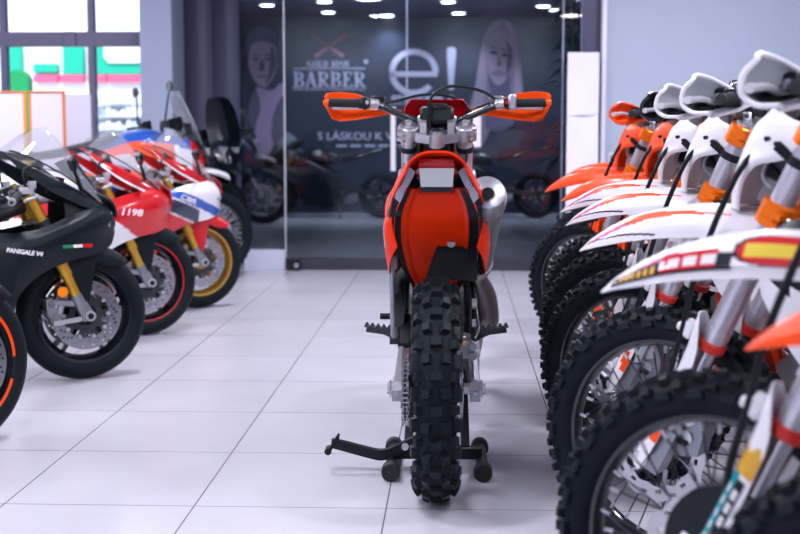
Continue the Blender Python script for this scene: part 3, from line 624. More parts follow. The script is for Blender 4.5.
    m.cyl((0.36, -0.118, 0.56), (0.36, -0.134, 0.56), 0.018, 'bright_alloy', n=14); m.cyl((0.33, -0.118, 0.50), (0.33, -0.134, 0.50), 0.013, 'bright_alloy', n=14); m.build('airbox', root)
    for sy in (1, -1):
        m = MB(OFF); R = Matrix.Rotation(rad(-10 * sy), 3, 'X')
        y0 = 0.125 * sy
        for dx in (-0.024, 0.024): m.beam((0.60 + dx, y0, 0.425), (0.60 + dx * 0.8, 0.245 * sy, 0.44), 0.007, 0.02, 'dark_metal', bev=0.001)
        for k in range(5): m.beam((0.575, (0.145 + 0.024 * k) * sy, 0.428 + 0.003 * k), (0.625, (0.145 + 0.024 * k) * sy, 0.428 + 0.003 * k), 0.006, 0.016, 'dark_metal', bev=0.001)
        for k in range(6):
            for dx in (-0.024, 0.024): m.hull([(0.60 + dx + ax, (0.145 + 0.02 * k + ay) * sy, 0.436 + 0.0025 * k) for ax in (-0.003, 0.003) for ay in (-0.008, 0.008)] + [(0.60 + dx, (0.145 + 0.02 * k + ay) * sy, 0.447 + 0.0025 * k) for ay in (-0.003, 0.003)], 'dark_metal')
        m.tube([(0.60, 0.12 * sy, 0.39), (0.60, 0.16 * sy, 0.415), (0.60, 0.21 * sy, 0.437)], 0.008, 'dark_metal', 8, 3); m.cyl((0.60, 0.10 * sy, 0.40), (0.60, 0.14 * sy, 0.415), 0.018, 'dark_metal'); m.build('footpeg', root)
    m = MB(OFF); m.tube([(0.56, 0.135, 0.44), (0.62, 0.15, 0.47), (0.66, 0.17, 0.475)], 0.007, 'black_plastic', 8, 3); m.cyl((0.66, 0.15, 0.475), (0.66, 0.2, 0.475), 0.011, 'black_plastic', n=12); m.build('gear_lever', root)
    m = MB(OFF); m.tube([(0.62, -0.15, 0.36), (0.75, -0.16, 0.37), (0.80, -0.165, 0.40)], 0.008, 'alloy', 8, 3); m.box((0.80, -0.17, 0.405), (0.03, 0.04, 0.012), 'alloy'); m.build('brake_pedal', root)
    if S.get('stand') == 'up':                       # side stand folded back along the left side
        m = MB(OFF); m.cyl((0.50, 0.145, 0.42), (0.22, 0.140, 0.70), 0.012, 'alloy', n=14); m.cyl((0.22, 0.140, 0.70), (0.18, 0.140, 0.745), 0.018, 'grey_plastic', n=14); m.cyl((0.50, 0.13, 0.42), (0.50, 0.16, 0.42), 0.02, 'dark_metal')
    else:
        m = MB(OFF); m.cyl((0.52, 0.13, 0.36), (0.40, 0.26, 0.02), 0.013, 'silver', n=12); m.box((0.395, 0.265, 0.008), (0.06, 0.05, 0.012), 'dark_metal')
    m.build('side_stand', root)
    if S.get('discguard'):
        m = MB(OFF); c = fk(0.075, -0.01, 0.0); g0 = Vector((c.x, 0.128, c.z))
        m.disc((g0.x, g0.y, g0.z), 0.02, 0.112, 'black_plastic', t=0.006, n=60, rows=5, skip=lambda i, j: j == 3 and (20 < i < 27))
        m.wheelring(tuple(g0), [(0.118, 0.004), (0.118, -0.02), (0.110, -0.02), (0.110, 0.004)], 'black_plastic', 60)
        m.cyl(g0 + Vector((0, -0.02, 0)), g0 + Vector((0, 0.012, 0)), 0.022, 'bright_alloy', n=14); m.cyl(g0 + Vector((0.0, 0.003, 0.0)) + FD * 0.05, g0 + Vector((0, 0.01, 0)) + FD * 0.05, 0.008, 'bright_alloy', n=10); m.build('disc_guard', root)

def dirtbike(S, name, label, loc, rz, lean=0.0, group=None):
    r = thing(name, label, 'motorcycle', loc, rz, lean, group)
    dirt_wheels(r, S); dirt_fork(r, S); dirt_bars(r, S); dirt_mask(r, S); dirt_body(r, S)
    return r
WHITE = dict(topclamp='orange_anodised', guard='white_plastic', clamp='orange_anodised', mask='white_plastic', fender='white_plastic', flash='orange_plastic', flash2='magenta', slit='black_gloss', frame='deep_orange', skid='deep_orange', shroud='black_plastic', shroud2='white_plastic', side='white_plastic', side2='orange_plastic', tail='white_plastic', hand='tall', handc='white_plastic', window='frost_plastic', pipe='chrome')
TUNED = dict(WHITE, hand='tall', stickers=True, discguard=True, frame='orange_plastic', flash=None, slit=None)
ORANGE = dict(guard='orange_plastic', clamp='orange_anodised', mask='orange_plastic', fender='orange_plastic', frame='black_plastic', skid='black_plastic', shroud='orange_plastic', shroud2='white_plastic', side='orange_plastic', side2='white_plastic', tail='orange_plastic', hand='short', handc='orange_plastic', pipe='chrome')
SOLO = dict(ORANGE, handc='guard_orange', hand='flat', clamp='silver', topclamp='silver', cap='silver', mask='red_paint', side='tail_orange', side2='white_plastic', tail='tail_orange', stand='up', mtop=0.118, lz=0.010, frame='black_plastic', pipe='bronze_pipe')
# ------------------------------------------------------------------ road bikes of the left row
# local frame: rear axle at x=-0.72, front axle at +0.72; built with rear axle at 0 and front axle at 1.44
RO = (-0.72, 0, 0)
RD = Vector((-0.39, 0, 0.921)); RN = Vector((0.921, 0, 0.39)); R0 = Vector((1.425, 0, 0.30))
def rk(s, f=0.0, y=0.0): return R0 + RD * s + RN * f + Vector((0, y, 0))
def slick(mb, c, R, w, bead):
    hw = w / 2; Rm = R - 0.052; prof = []
    for i in range(19):
        p = rad(-142 + 284 * i / 18); prof.append((Rm + 0.052 * cos(p) * (1.0 if cos(p) > 0 else 0.85), hw * sin(p)))
    prof += [(bead, hw * 0.4), (bead, -hw * 0.4)]; mb.wheelring(c, prof, 'rubber', 80)
def cast_wheel(root, c, R, w, rim, name, stripe=None, discs=(1, -1), rd=0.158, spokes=5):
    m = MB(RO); cx, cy, cz = c; rr = 0.222; hw = w / 2 - 0.012
    m.wheelring(c, [(rr, hw), (rr, hw - 0.006), (rr - 0.016, hw - 0.012), (rr - 0.022, 0), (rr - 0.016, -hw + 0.012), (rr, -hw + 0.006), (rr, -hw), (rr - 0.012, -hw), (rr - 0.034, -0.016), (rr - 0.034, 0.016), (rr - 0.012, hw)], rim, 80)
    for i in range(spokes):
        for d in (-0.12, 0.12):
            a = 2 * PI * i / spokes + 0.3; b = a + d
            m.beam((cx + 0.035 * cos(a + d * 2), 0, cz + 0.035 * sin(a + d * 2)), (cx + (rr - 0.03) * cos(b), 0, cz + (rr - 0.03) * sin(b)), 0.05, 0.026, rim, 0.026, 0.018, up=(-sin(a), 0, cos(a)))
    m.cyl((cx, -0.05, cz), (cx, 0.05, cz), 0.048, rim, n=24)
    wh = m.build(name, root)
    m = MB(RO); slick(m, c, R, w, rr - 0.008); m.build('tyre', wh)
    if stripe:
        for s in (1, -1):
            m = MB(RO); m.wheelring(c, [(rr - 0.001, s * (hw + 0.001)), (rr - 0.008, s * (hw + 0.002)), (rr - 0.008, s * hw), (rr - 0.001, s * (hw - 0.002))], stripe, 80) if stripe != 'orange_plastic' else None
            if m.v: m.build('rim_stripe', wh)
            else:
                for k in range(4): m = MB(RO); m.disc((cx, s * (hw + 0.001), cz), rr - 0.014, rr - 0.001, stripe, t=0.002, n=80, rows=1, skip=lambda i, j: not (20 * k <= i < 20 * k + 15)); m.build('rim_stripe', wh)
    for s in discs:
        m = MB(RO); y = s * 0.068
        def sk(i, j): return (j in (1, 2, 3)) and ((i + j * 2) % 6 == 0)
        m.disc((cx, y, cz), rd - 0.052, rd, 'steel', t=0.005, n=108, rows=5, skip=sk)
        for i in range(10):
            a = 2 * PI * i / 10; m.cyl((cx + (rd - 0.055) * cos(a), y - 0.004, cz + (rd - 0.055) * sin(a)), (cx + (rd - 0.055) * cos(a), y + 0.004, cz + (rd - 0.055) * sin(a)), 0.009, 'bright_alloy', n=10)
        m.disc((cx, y * 0.93, cz), 0.05, rd - 0.054, 'dark_metal', t=0.004, n=60, rows=2, skip=lambda i, j: i % 6 in (2, 3, 4) and j == 1); m.build('brake_disc', wh)
    m = MB(RO); m.cyl((cx, -0.13, cz), (cx, 0.13, cz), 0.013, 'bright_alloy', n=16); m.build('axle', wh)
    return wh
def road_fork(root, S):
    for s in (1, -1):
        y = 0.112 * s
        m = MB(RO); m.cyl(rk(0.21, 0, y), rk(0.62, 0, y), 0.0265, S['fork'], n=22); m.cyl(rk(0.205, 0, y), rk(0.225, 0, y), 0.0285, S['fork'], n=22); m.cyl(rk(0.62, 0, y), rk(0.645, 0, y), 0.022, S['fork'], n=18); leg = m.build('fork_leg', root)
        m = MB(RO); m.cyl(rk(0.03, 0, y), rk(0.21, 0, y), 0.0215, S.get('inner', 'gold'), n=18); m.build('inner_tube', leg)
        m = MB(RO)
        m.hull([rk(-0.02, f, y + d) for f in (-0.02, 0.04) for d in (-0.02, 0.024)] + [rk(0.06, f, y + d) for f in (-0.024, 0.026) for d in (-0.024, 0.024)], 'alloy'); m.cyl(rk(0.05, 0, y), rk(0.105, 0, y), 0.026, 'alloy', n=18)
        m.tube([(1.44, y - 0.03, 0.30), (1.44, y + 0.03, 0.30)], 0.024, 'bright_alloy', 18); m.tube([(1.44, y + s * 0.028, 0.30), (1.44, y + s * 0.0315, 0.30)], 0.014, 'black_plastic', 14)
        m.beam(rk(0.07, -0.015, y), rk(0.12, -0.11, y - s * 0.015), 0.014, 0.026, 'alloy'); m.beam(rk(-0.005, -0.015, y), rk(0.03, -0.14, y - s * 0.01), 0.012, 0.022, 'bright_alloy'); m.beam(rk(0.10, -0.07, y - s * 0.01), rk(0.03, -0.12, y - s * 0.01), 0.012, 0.018, 'bright_alloy'); m.build('axle_foot', leg)
        m = MB(RO); cc = rk(0.085, -0.118, 0.075 * s)
        m.hull([cc + RD * a + RN * f + Vector((0, d, 0)) for a, f in ((-0.06, -0.010), (-0.055, 0.016), (0.055, 0.016), (0.06, -0.010), (0.0, -0.03)) for d in (-0.03, 0.026)], S.get('caliper', 'alloy'))
        for a in (-0.03, 0.03): m.cyl(cc + RD * a + Vector((0, 0.02 * s, 0)), cc + RD * a + Vector((0, 0.034 * s, 0)), 0.018, 'steel', n=16)
        m.build('brake_caliper', leg)
        if S.get('reflector'): m = MB(RO); c = rk(0.15, -0.055, y + 0.028 * s); m.cyl(c, c + Vector((0, 0.008 * s, 0)), 0.024, 'indicator', n=22); m.build('reflector', leg)
    m = MB(RO)
    for q in (0.44, 0.60): 
        for s in (1, -1): m.rings(rk(q, 0, 0.112 * s), RD, [(0, 0.03), (0.003, 0.034), (0.03, 0.034), (0.033, 0.03)], 'dark_metal', 20)
        m.hull([rk(q + a, f, y) for a in (0.002, 0.03) for f, y in ((-0.02, 0.1), (0.02, 0.1), (-0.02, -0.1), (0.02, -0.1), (-0.05, 0.03), (-0.05, -0.03))], 'dark_metal')
    m.build('triple_clamp', root)
    m = MB(RO)                                        # hugging front fender
    g = []
    for a in (50, 62, 78, 94, 110, 126):
        ca, sa = cos(rad(a)), sin(rad(a)); r = 0.318; k = 0.04 if a in (50, 126) else 0.072
        g.append([(1.44 + (r - k) * ca, -0.076, 0.30 + (r - k) * sa), (1.44 + (r - 0.015) * ca, -0.07, 0.30 + (r - 0.015) * sa), (1.44 + r * ca, -0.035, 0.30 + r * sa), (1.44 + (r + 0.004) * ca, 0, 0.30 + (r + 0.004) * sa), (1.44 + r * ca, 0.035, 0.30 + r * sa), (1.44 + (r - 0.015) * ca, 0.07, 0.30 + (r - 0.015) * sa), (1.44 + (r - k) * ca, 0.076, 0.30 + (r - k) * sa)])
    m.sheet(g, S['fender'], 5, 3, 0.004)
    for s in (1, -1): m.sheet([[(1.36, 0.08 * s, 0.57), (1.42, 0.083 * s, 0.585), (1.50, 0.08 * s, 0.57)], [(1.37, 0.085 * s, 0.50), (1.42, 0.09 * s, 0.50), (1.475, 0.088 * s, 0.47)], [(1.40, 0.088 * s, 0.40), (1.425, 0.09 * s, 0.39), (1.45, 0.088 * s, 0.36)]], S['fender'], 3, 3, 0.004)
    m.build('front_fender', root)

def sport_body(root, S):
    X = 'black_plastic'
    # nose with headlamp intakes, screen, side fairings
    nose = None
    for s in (1, -1):
        m = MB(RO); g = []
        for x, zt, zb, y in ((1.60, 0.735, 0.665, 0.035), (1.565, 0.795, 0.61, 0.085), (1.48, 0.80, 0.575, 0.15), (1.36, 0.755, 0.555, 0.195), (1.22, 0.705, 0.505, 0.225), (1.12, 0.69, 0.42, 0.235), (1.07, 0.69, 0.30, 0.232), (0.98, 0.69, 0.19, 0.222), (0.80, 0.68, 0.14, 0.205), (0.60, 0.60, 0.16, 0.185), (0.52, 0.50, 0.22, 0.16)):
            zt += S.get('zup', 0) * min(1, max(0, (1.58 - x) / 0.3)); h = zt - zb; g.append([(x, s * (y - 0.045 * (1 - (1.6 - x) * 0.4)), zt), (x, s * y, zt - h * 0.18), (x, s * (y + 0.008), zt - h * 0.42), (x, s * (y - 0.012), zt - h * 0.7), (x, s * y * 0.78, zb)])
        m.sheet(g, S['side'], 10, 12, 0.004, S.get('sidef')); f = m.build('side_fairing', root)
        if S.get('name') and s < 0:
            m = MB(RO); txt, size, o, ex, col, k = S['name']
            text_mesh(m, txt, size, o, ex, Vector(ex).cross(Vector((0, 1, 0))) * 1.0 if False else Vector((-Vector(ex).z, 0, Vector(ex).x)), col, 0.003, 'LEFT', 0.0012, k, 0.15); m.build('lettering', f)
        if S.get('flag') and s < 0:
            m = MB(RO)
            for i, c in enumerate(('green_paint', 'white_paint', 'red_paint')): m.beam((1.30 + i * 0.048, -0.232 + i * 0.012, 0.622), (1.343 + i * 0.048, -0.222 + i * 0.012, 0.622), 0.006, 0.014, c, bev=0.0005)
            m.build('flag_stripe', f)
        m = MB(RO)                                    # vent slots in the fairing
        m.hull([(x, s * (0.231 + d), z) for x, z in ((0.92, 0.56), (1.02, 0.60), (1.0, 0.57), (0.90, 0.50)) for d in (0.0, 0.012)], X); m.build('vent', f)
        # upper band beside the screen
        m = MB(RO); g = []
        for x, z, h, y in ((1.585, 0.765, 0.05, 0.05), (1.50, 0.83, 0.07, 0.105), (1.38, 0.895, 0.085, 0.142), (1.26, 0.955, 0.085, 0.162), (1.15, 1.01, 0.06, 0.165), (1.08, 1.045, 0.02, 0.16)):
            g.append([(x - 0.02, s * (y - 0.018), z), (x, s * y, z - h * 0.35), (x + 0.005, s * (y + 0.012), z - h)])
        m.sheet(g, S['band'], 5, 4, 0.005, S.get('bandf')); bn = m.build('nose_band', root)
        m = MB(RO)                                    # inner cowl between band and side fairing
        m.sheet([[(1.56, s * 0.07, 0.76), (1.56, s * 0.08, 0.72), (1.56, s * 0.085, 0.68)], [(1.45, s * 0.115, 0.79), (1.45, s * 0.125, 0.75), (1.45, s * 0.13, 0.70)], [(1.34, s * 0.13, 0.82), (1.34, s * 0.145, 0.75), (1.34, s * 0.155, 0.69)]], X, 4, 4, 0.003); m.build('inner_cowl', root)
        m = MB(RO)                                    # mirror on a stalk
        m.tube([(1.42, s * 0.13, 0.87), (1.38, s * 0.20, 0.93), (1.35, s * 0.255, 0.965)], [0.012, 0.009, 0.009], X, 8, 4); m.hull([(1.34 + dx, s * (0.28 + dy), 0.985 + dz) for dx, dy, dz in ((0.03, 0, 0), (0, 0.06, 0.012), (0, -0.045, 0.0), (0, 0.05, -0.035), (0, -0.03, -0.035), (0, 0.03, 0.035), (0, -0.03, 0.03), (-0.02, 0.05, 0.01), (-0.02, -0.03, 0.01))], S.get('mirror', X)); m.build('mirror', root)
    m = MB(RO); m.sheet([[(1.60, -0.04, 0.73), (1.622, 0, 0.74), (1.60, 0.04, 0.73)], [(1.58, -0.07, 0.80), (1.60, 0, 0.81), (1.58, 0.07, 0.80)], [(1.50, -0.10, 0.845), (1.52, 0, 0.86), (1.50, 0.10, 0.845)]], S['band'], 4, 5, 0.004); nz = m.build('nose', root)
    for s in (1, -1):
        m = MB(RO); m.hull([(x, s * y, z) for x, y, z in ((1.60, 0.035, 0.72), (1.57, 0.085, 0.765), (1.55, 0.11, 0.70), (1.58, 0.05, 0.675), (1.5, 0.09, 0.72))], 'lamp_glass'); m.build('headlamp', nz)
    m = MB(RO); g = []
    for x, z, w in ((1.535, 0.835, 0.085), (1.49, 0.905, 0.112), (1.435, 0.985, 0.128), (1.375, 1.06, 0.125), (1.325, 1.115, 0.10), (1.30, 1.135, 0.06)):
        q = (1.535 - x) / 0.235; e = 0.02 + 0.17 * q
        g.append([(x - e, -w - 0.012 - 0.05 * q, z - 0.03 - 0.06 * q), (x - e * 0.4, -w * 0.8, z - 0.005), (x, 0, z + 0.012), (x - e * 0.4, w * 0.8, z - 0.005), (x - e, w + 0.012 + 0.05 * q, z - 0.03 - 0.06 * q)])
    m.sheet(g, S['screen'], 5, 5, 0.003, S.get('screenf')); m.tube([r[0] for r in g], 0.0035, X, 6, 3); m.tube([r[4] for r in g], 0.0035, X, 6, 3); m.build('windscreen', root)
    m = MB(RO); m.hull([(x, s * y, z) for x, y, z in ((1.33, 0.06, 0.93), (1.31, 0.06, 0.86), (1.36, 0.05, 0.87), (1.37, 0.05, 0.92)) for s in (1, -1)], 'black_gloss'); m.build('instrument', root)
    m = MB(RO)                                        # frame, engine block behind the fairing
    for s in (1, -1): m.tube([(1.17, 0.05 * s, 0.80), (0.95, 0.15 * s, 0.74), (0.66, 0.14 * s, 0.60), (0.50, 0.12 * s, 0.42)], 0.035, 'dark_metal', 10, 4)
    m.build('frame', root)
    m = MB(RO); m.hull([(x, s * y, z) for x, y, z in ((1.02, 0.13, 0.30), (1.0, 0.14, 0.58), (0.6, 0.15, 0.56), (0.5, 0.12, 0.34), (0.6, 0.12, 0.22), (0.95, 0.12, 0.22)) for s in (1, -1)], 'engine_metal'); m.build('engine', root)
    m = MB(RO); secs = []
    for x, z, w, h in ((1.12, 0.78, 0.07, 0.05), (1.02, 0.80, 0.14, 0.085), (0.88, 0.82, 0.17, 0.10), (0.72, 0.80, 0.14, 0.09), (0.58, 0.77, 0.09, 0.06)):
        secs.append([(x, w * cos(q), z + h * sin(q) * (1.15 if sin(q) > 0 else 0.9)) for q in [2 * PI * i / 10 for i in range(10)]])
    m.loft(secs, S['tank'], 4, 3, S.get('tankf')); m.build('fuel_tank', root)
    m = MB(RO); m.sheet([[(0.62, -0.09, 0.79), (0.62, 0, 0.80), (0.62, 0.09, 0.79)], [(0.42, -0.12, 0.80), (0.42, 0, 0.815), (0.42, 0.12, 0.80)], [(0.22, -0.10, 0.86), (0.22, 0, 0.875), (0.22, 0.10, 0.86)]], 'seat_cover', 4, 4, 0.03); m.build('seat', root)
    m = MB(RO); secs = []
    for x, z, w, h in ((0.5, 0.75, 0.10, 0.05), (0.25, 0.83, 0.11, 0.05), (0.02, 0.90, 0.085, 0.04), (-0.17, 0.945, 0.05, 0.025), (-0.24, 0.955, 0.02, 0.01)):
        secs.append([(x, w * cos(q), z + h * sin(q)) for q in [2 * PI * i / 8 for i in range(8)]])
    m.loft(secs, S['tail'], 4, 3); m.build('tail_unit', root)
    m = MB(RO)
    for s in (1, -1): m.beam((0.52, 0.11 * s, 0.42), (0, 0.12 * s, 0.31), 0.035, 0.08, 'dark_metal', 0.03, 0.05)
    m.build('swingarm', root)
    m = MB(RO); m.rings((0.55, -0.15, 0.22), Vector((-1, -0.05, 0.25)), [(0, 0.04), (0.05, 0.06), (0.38, 0.055), (0.42, 0.04)], 'titanium', 20); m.build('exhaust', root)
    m = MB(RO); m.tube([(0.52, 0.16, 0.28), (0.50, 0.27, 0.012)], 0.012, 'dark_metal', 10); m.build('side_stand', root)
    for s in (1, -1):                                 # clip-on bars
        m = MB(RO); a, b = Vector((1.165, 0.125 * s, 0.875)), Vector((1.055, 0.36 * s, 0.825)); m.cyl(a, b, 0.012, 'dark_metal', n=12); m.rings(a - RD * 0.02, RD, [(0, 0.036), (0.035, 0.036)], 'dark_metal', 18); cl = m.build('clip_on_bar', root)
        d = (b - a)
        m = MB(RO); m._rings([(a + d * 0.45, 0.0175), (a + d * 0.5, 0.0165), (a + d * 0.97, 0.0165)], 'grip_rubber', 16); m.build('grip', cl)
        m = MB(RO); m.cyl(a + d * 0.97, a + d * 1.04, 0.0165, 'bright_alloy', n=16); m.cyl(a + d * 1.04, a + d * 1.045, 0.007, 'black_plastic', n=10); m.build('bar_end', cl)
        m = MB(RO); p = a + d * 0.35; m.box(p + Vector((0.03, 0, 0.012)), (0.06, 0.04, 0.03), 'bright_alloy', None, 0.005); m.tube([p + Vector((0.05, 0, 0)), p + Vector((0.06, 0.06 * s, -0.012)), a + d * 0.95 + Vector((0.05, 0, 0.0))], 0.007, 'bright_alloy', 8, 4); m.build('lever', cl)
        m = MB(RO); m.tube([p + Vector((0.03, 0, 0.02)), p + Vector((0.02, -0.01 * s, 0.10)), p + Vector((0.10, -0.06 * s, 0.11)), p + Vector((0.14, -0.08 * s, 0.0))], 0.005, X, 8, 5); m.build('hose', cl)
        m = MB(RO); m.rings(p + Vector((0.05, 0.02 * s, 0.02)), (0, 0, 1), [(0, 0.016), (0.03, 0.018), (0.034, 0.016)], 'grey_plastic', 16); m.build('fluid_reservoir', cl)

def sportbike(S, label, P, h, lean=rad(-2)):
    r = thing('sport_motorcycle', label, 'motorcycle', (P[0] - cos(h) * 0.72, P[1] - sin(h) * 0.72, 0), h, lean)
    cast_wheel(r, (1.44, 0, 0.30), 0.30, 0.12, S['rim'], 'front_wheel', S.get('stripe'), rd=S.get('rd', 0.158))
    cast_wheel(r, (0, 0, 0.31), 0.31, 0.18, S['rim'], 'rear_wheel', S.get('stripe'), discs=(-1,), rd=0.11)
    road_fork(r, S); sport_body(r, S); return r

HL = rad(33)
BLACKB = dict(rim='black_gloss', fork='gold', fender='graphite', side='graphite', band='graphite', bandf=lambda u, v, p: 'red_paint' if 0.50 < v < 0.58 else None, tank='black_gloss', tail='black_gloss', screen='screen', reflector=True, flag=True,
    name=('PANIGALE V4', 0.026, (1.05, -0.2465, 0.612), (1, 0, -0.17), 'white_paint', 1.0))
BLACKB['screenf'] = lambda u, v, p: 'black_gloss' if u < 0.42 and v < 0.8 and v > 0.2 else None
def redside(u, v, p):
    x = p.x
    return 'white_paint' if p.z < 0.68 - max(0, x - 1.17) * 0.66 and x < 1.37 else None
REDB = dict(zup=0.065, rim='black_gloss', stripe='red_paint', fork='gold', fender='graphite', side='red_paint', sidef=redside, band='red_paint', bandf=lambda u, v, p: 'white_paint' if v > 0.86 else None, tank='white_paint', tail='red_paint', screen='screen', mirror='black_gloss',
    name=('1198', 0.05, (1.235, -0.2425, 0.685), (1, 0, -0.10), 'white_paint', 1.25))
def wside(u, v, p):
    x, z = p.x, p.z; q = z - (0.71 - (x - 1.30) * 0.40)
    if q > 0.035: return None
    if q > -0.025: return 'blue_paint'
    if q > -0.035: return 'white_paint'
    if q > -0.125 and x < 1.40: return 'navy_paint'
    if q > -0.135: return 'white_paint'
    return 'red_paint'
HRCB = dict(zup=0.07, rim='gold_rim', fork='gold', fender='red_paint', side='white_paint', sidef=wside, band='red_paint', bandf=lambda u, v, p: 'white_paint' if v > 0.80 else None, tank='blue_paint', tankf=lambda u, v, p: 'orange_plastic' if 0.3 < v < 0.52 or 0.0 < v < 0.2 else None, tail='white_paint', screen='screen', inner='gold',
    name=('CBR', 0.045, (1.24, -0.242, 0.715), (1, 0, -0.40), 'white_paint', 1.3))
ORB = dict(rim='black_gloss', stripe='orange_plastic', fork='gold', fender='black_gloss', side='graphite', band='orange_plastic', tank='orange_plastic', tail='black_gloss', screen='smoke_screen')
blk = sportbike(BLACKB, 'matt black sport motorcycle with clear screen and gold front fork', (-1.71, 5.84), HL)
sportbike(REDB, 'red and white sport motorcycle with thin red line round black front wheel', (-1.738, 7.15), HL)
sportbike(HRCB, 'white blue and red sport motorcycle with gold front wheel', (-1.665, 8.30), HL)
sportbike(ORB, 'motorcycle at left edge, only black front wheel with orange rim stripe showing', (-1.768, 4.52), rad(62))

def touring(S, name, label, P, h, lean=rad(-2), group=None):
    """tall adventure bike: spoked 21 inch front wheel, beak, high screen, wide bars with mirrors"""
    r = thing(name, label, 'motorcycle', (P[0] - cos(h) * 0.72, P[1] - sin(h) * 0.72, 0), h, lean, group)
    c = (1.44, 0, 0.345)
    m = MB(RO); m.wheelring(c, [(0.274, 0.026), (0.274, 0.02), (0.262, 0.014), (0.262, -0.014), (0.274, -0.02), (0.274, -0.026), (0.252, -0.008), (0.252, 0.008)], S.get('rim', 'black_gloss')); w = m.build('front_wheel', r)
    m = MB(RO); carcass(m, c, 0.302, 0.043, 0.048, 150)
    for i in range(44):
        for q in (-0.6, 0.6): knob(m, c, 0.302, 0.043, 0.048, 2 * PI * (i + (0.5 if q > 0 else 0)) / 44, q, 0.035, 0.03, 0.004, tw=0.006 * q)
    m.build('tyre', w); m = MB(RO); lacing(m, c, 0.04, 0.04, 0.254, 40, 'bright_alloy', 0.003); m.build('spoke_lacing', w)
    m = MB(RO); m.cyl((1.44, -0.12, 0.345), (1.44, 0.12, 0.345), 0.03, 'dark_metal'); m.build('hub', w)
    for s in (1, -1): m = MB(RO); wave_disc(m, (1.44, 0.07 * s, 0.345), 0.10, 0.15); m.build('brake_disc', w)
    cast_wheel(r, (0, 0, 0.32), 0.32, 0.15, 'black_gloss', 'rear_wheel', None, discs=(-1,), rd=0.12)
    for s in (1, -1):
        y = 0.105 * s; m = MB(RO); a, b = Vector((1.42, y, 0.345)), Vector((1.08, y, 1.06)); m.cyl(a + (b - a) * 0.32, b, 0.028, S['fork'], n=18); m.cyl(a, a + (b - a) * 0.33, 0.022, 'steel', n=16); m.hull([a + Vector((dx, dy, dz)) for dx in (-0.03, 0.04) for dy in (-0.025, 0.025) for dz in (-0.03, 0.09)], 'alloy'); m.build('fork_leg', r)
        m = MB(RO); g = []                            # fairing and tank side
        for x, z0, z1, y in ((1.36, 0.80, 1.00, 0.10), (1.26, 0.70, 1.06, 0.17), (1.12, 0.64, 1.09, 0.215), (0.95, 0.66, 1.11, 0.22), (0.75, 0.74, 1.10, 0.18), (0.55, 0.80, 1.04, 0.13)):
            g.append([(x, s * (y - 0.05), z1), (x, s * y, z1 - 0.08), (x, s * (y + 0.01), (z0 + z1) / 2), (x, s * (y - 0.03), z0)])
        m.sheet(g, S['side'], 4, 5, 0.004, S.get('sidef')); m.build('side_fairing', r)
        if S.get('bare'): continue
        m = MB(RO); m.tube([(0.98, s * 0.30, 1.20), (0.99, s * 0.33, 1.33), (1.0, s * 0.36, 1.43)], 0.007, 'black_plastic', 8, 4); mi = m.build('mirror', r)
        m = MB(RO); m.hull([(1.0 + dx, s * 0.375 + dy, 1.455 + dz) for dx, dy, dz in [(q, 0.055 * cos(t), 0.04 * sin(t)) for q in (-0.012, 0.0) for t in [2 * PI * i / 14 for i in range(14)]] + [(0.03, 0, 0)]], 'black_gloss'); m.build('mirror_head', mi)
        m = MB(RO); m.sheet([[(1.03, s * 0.22, 1.16), (1.04, s * 0.22, 1.19), (1.03, s * 0.22, 1.22)], [(1.09, s * 0.31, 1.13), (1.10, s * 0.32, 1.18), (1.09, s * 0.31, 1.24)], [(1.06, s * 0.42, 1.14), (1.07, s * 0.43, 1.18), (1.06, s * 0.42, 1.23)]], S.get('hand', 'black_plastic'), 4, 4, 0.004); m.build('handguard', r)
    m = MB(RO); m.tube([(0.95, -0.43, 1.17), (0.98, -0.22, 1.17), (1.05, -0.07, 1.10), (1.05, 0.07, 1.10), (0.98, 0.22, 1.17), (0.95, 0.43, 1.17)], 0.013, 'black_plastic', 10, 4); bar = m.build('handlebar', r)
    for s in (1, -1): m = MB(RO); m.cyl((0.957, s * 0.30, 1.17), (0.95, s * 0.43, 1.17), 0.017, 'grip_rubber', n=14); m.build('grip', bar); m = MB(RO); m.box((1.0, s * 0.24, 1.185), (0.06, 0.07, 0.05), 'black_plastic', None, 0.01); m.build('switch_block', bar)
    m = MB(RO); g = []
    for x, z, w in ((1.60, 0.79, 0.02), (1.56, 0.815, 0.045), (1.45, 0.845, 0.075), (1.32, 0.86, 0.08), (1.22, 0.85, 0.07)): g.append([(x, -w, z - 0.03), (x, -w * 0.6, z), (x, 0, z + 0.008), (x, w * 0.6, z), (x, w, z - 0.03)])
    m.sheet(g, S['beak'], 5, 4, 0.005); m.build('front_fender', r)
    m = MB(RO); m.sheet([[(1.40, -0.08, 0.86), (1.44, 0, 0.86), (1.40, 0.08, 0.86)], [(1.36, -0.13, 0.97), (1.41, 0, 0.97), (1.36, 0.13, 0.97)], [(1.30, -0.13, 1.06), (1.35, 0, 1.07), (1.30, 0.13, 1.06)]], S['nose'], 4, 5, 0.01); nz = m.build('nose', r)
    for s in (1, -1): m = MB(RO); m.hull([(1.40 + dx, s * (0.055 + dy), 0.98 + dz) for dx in (-0.03, 0.012) for dy, dz in ((-0.035, -0.03), (0.035, -0.02), (0.04, 0.03), (-0.035, 0.025))], 'lamp_glass'); m.build('headlamp', nz)
    m = MB(RO); m.sheet([[(1.32, -0.15, 1.04), (1.37, 0, 1.07), (1.32, 0.15, 1.04)], [(1.26, -0.16, 1.2), (1.31, 0, 1.22), (1.26, 0.16, 1.2)], [(1.20, -0.14, 1.34), (1.245, 0, 1.36), (1.20, 0.14, 1.34)], [(1.16, -0.10, 1.43), (1.20, 0, 1.45), (1.16, 0.10, 1.43)]], S['screen'], 5, 5, 0.004); m.build('windscreen', r)
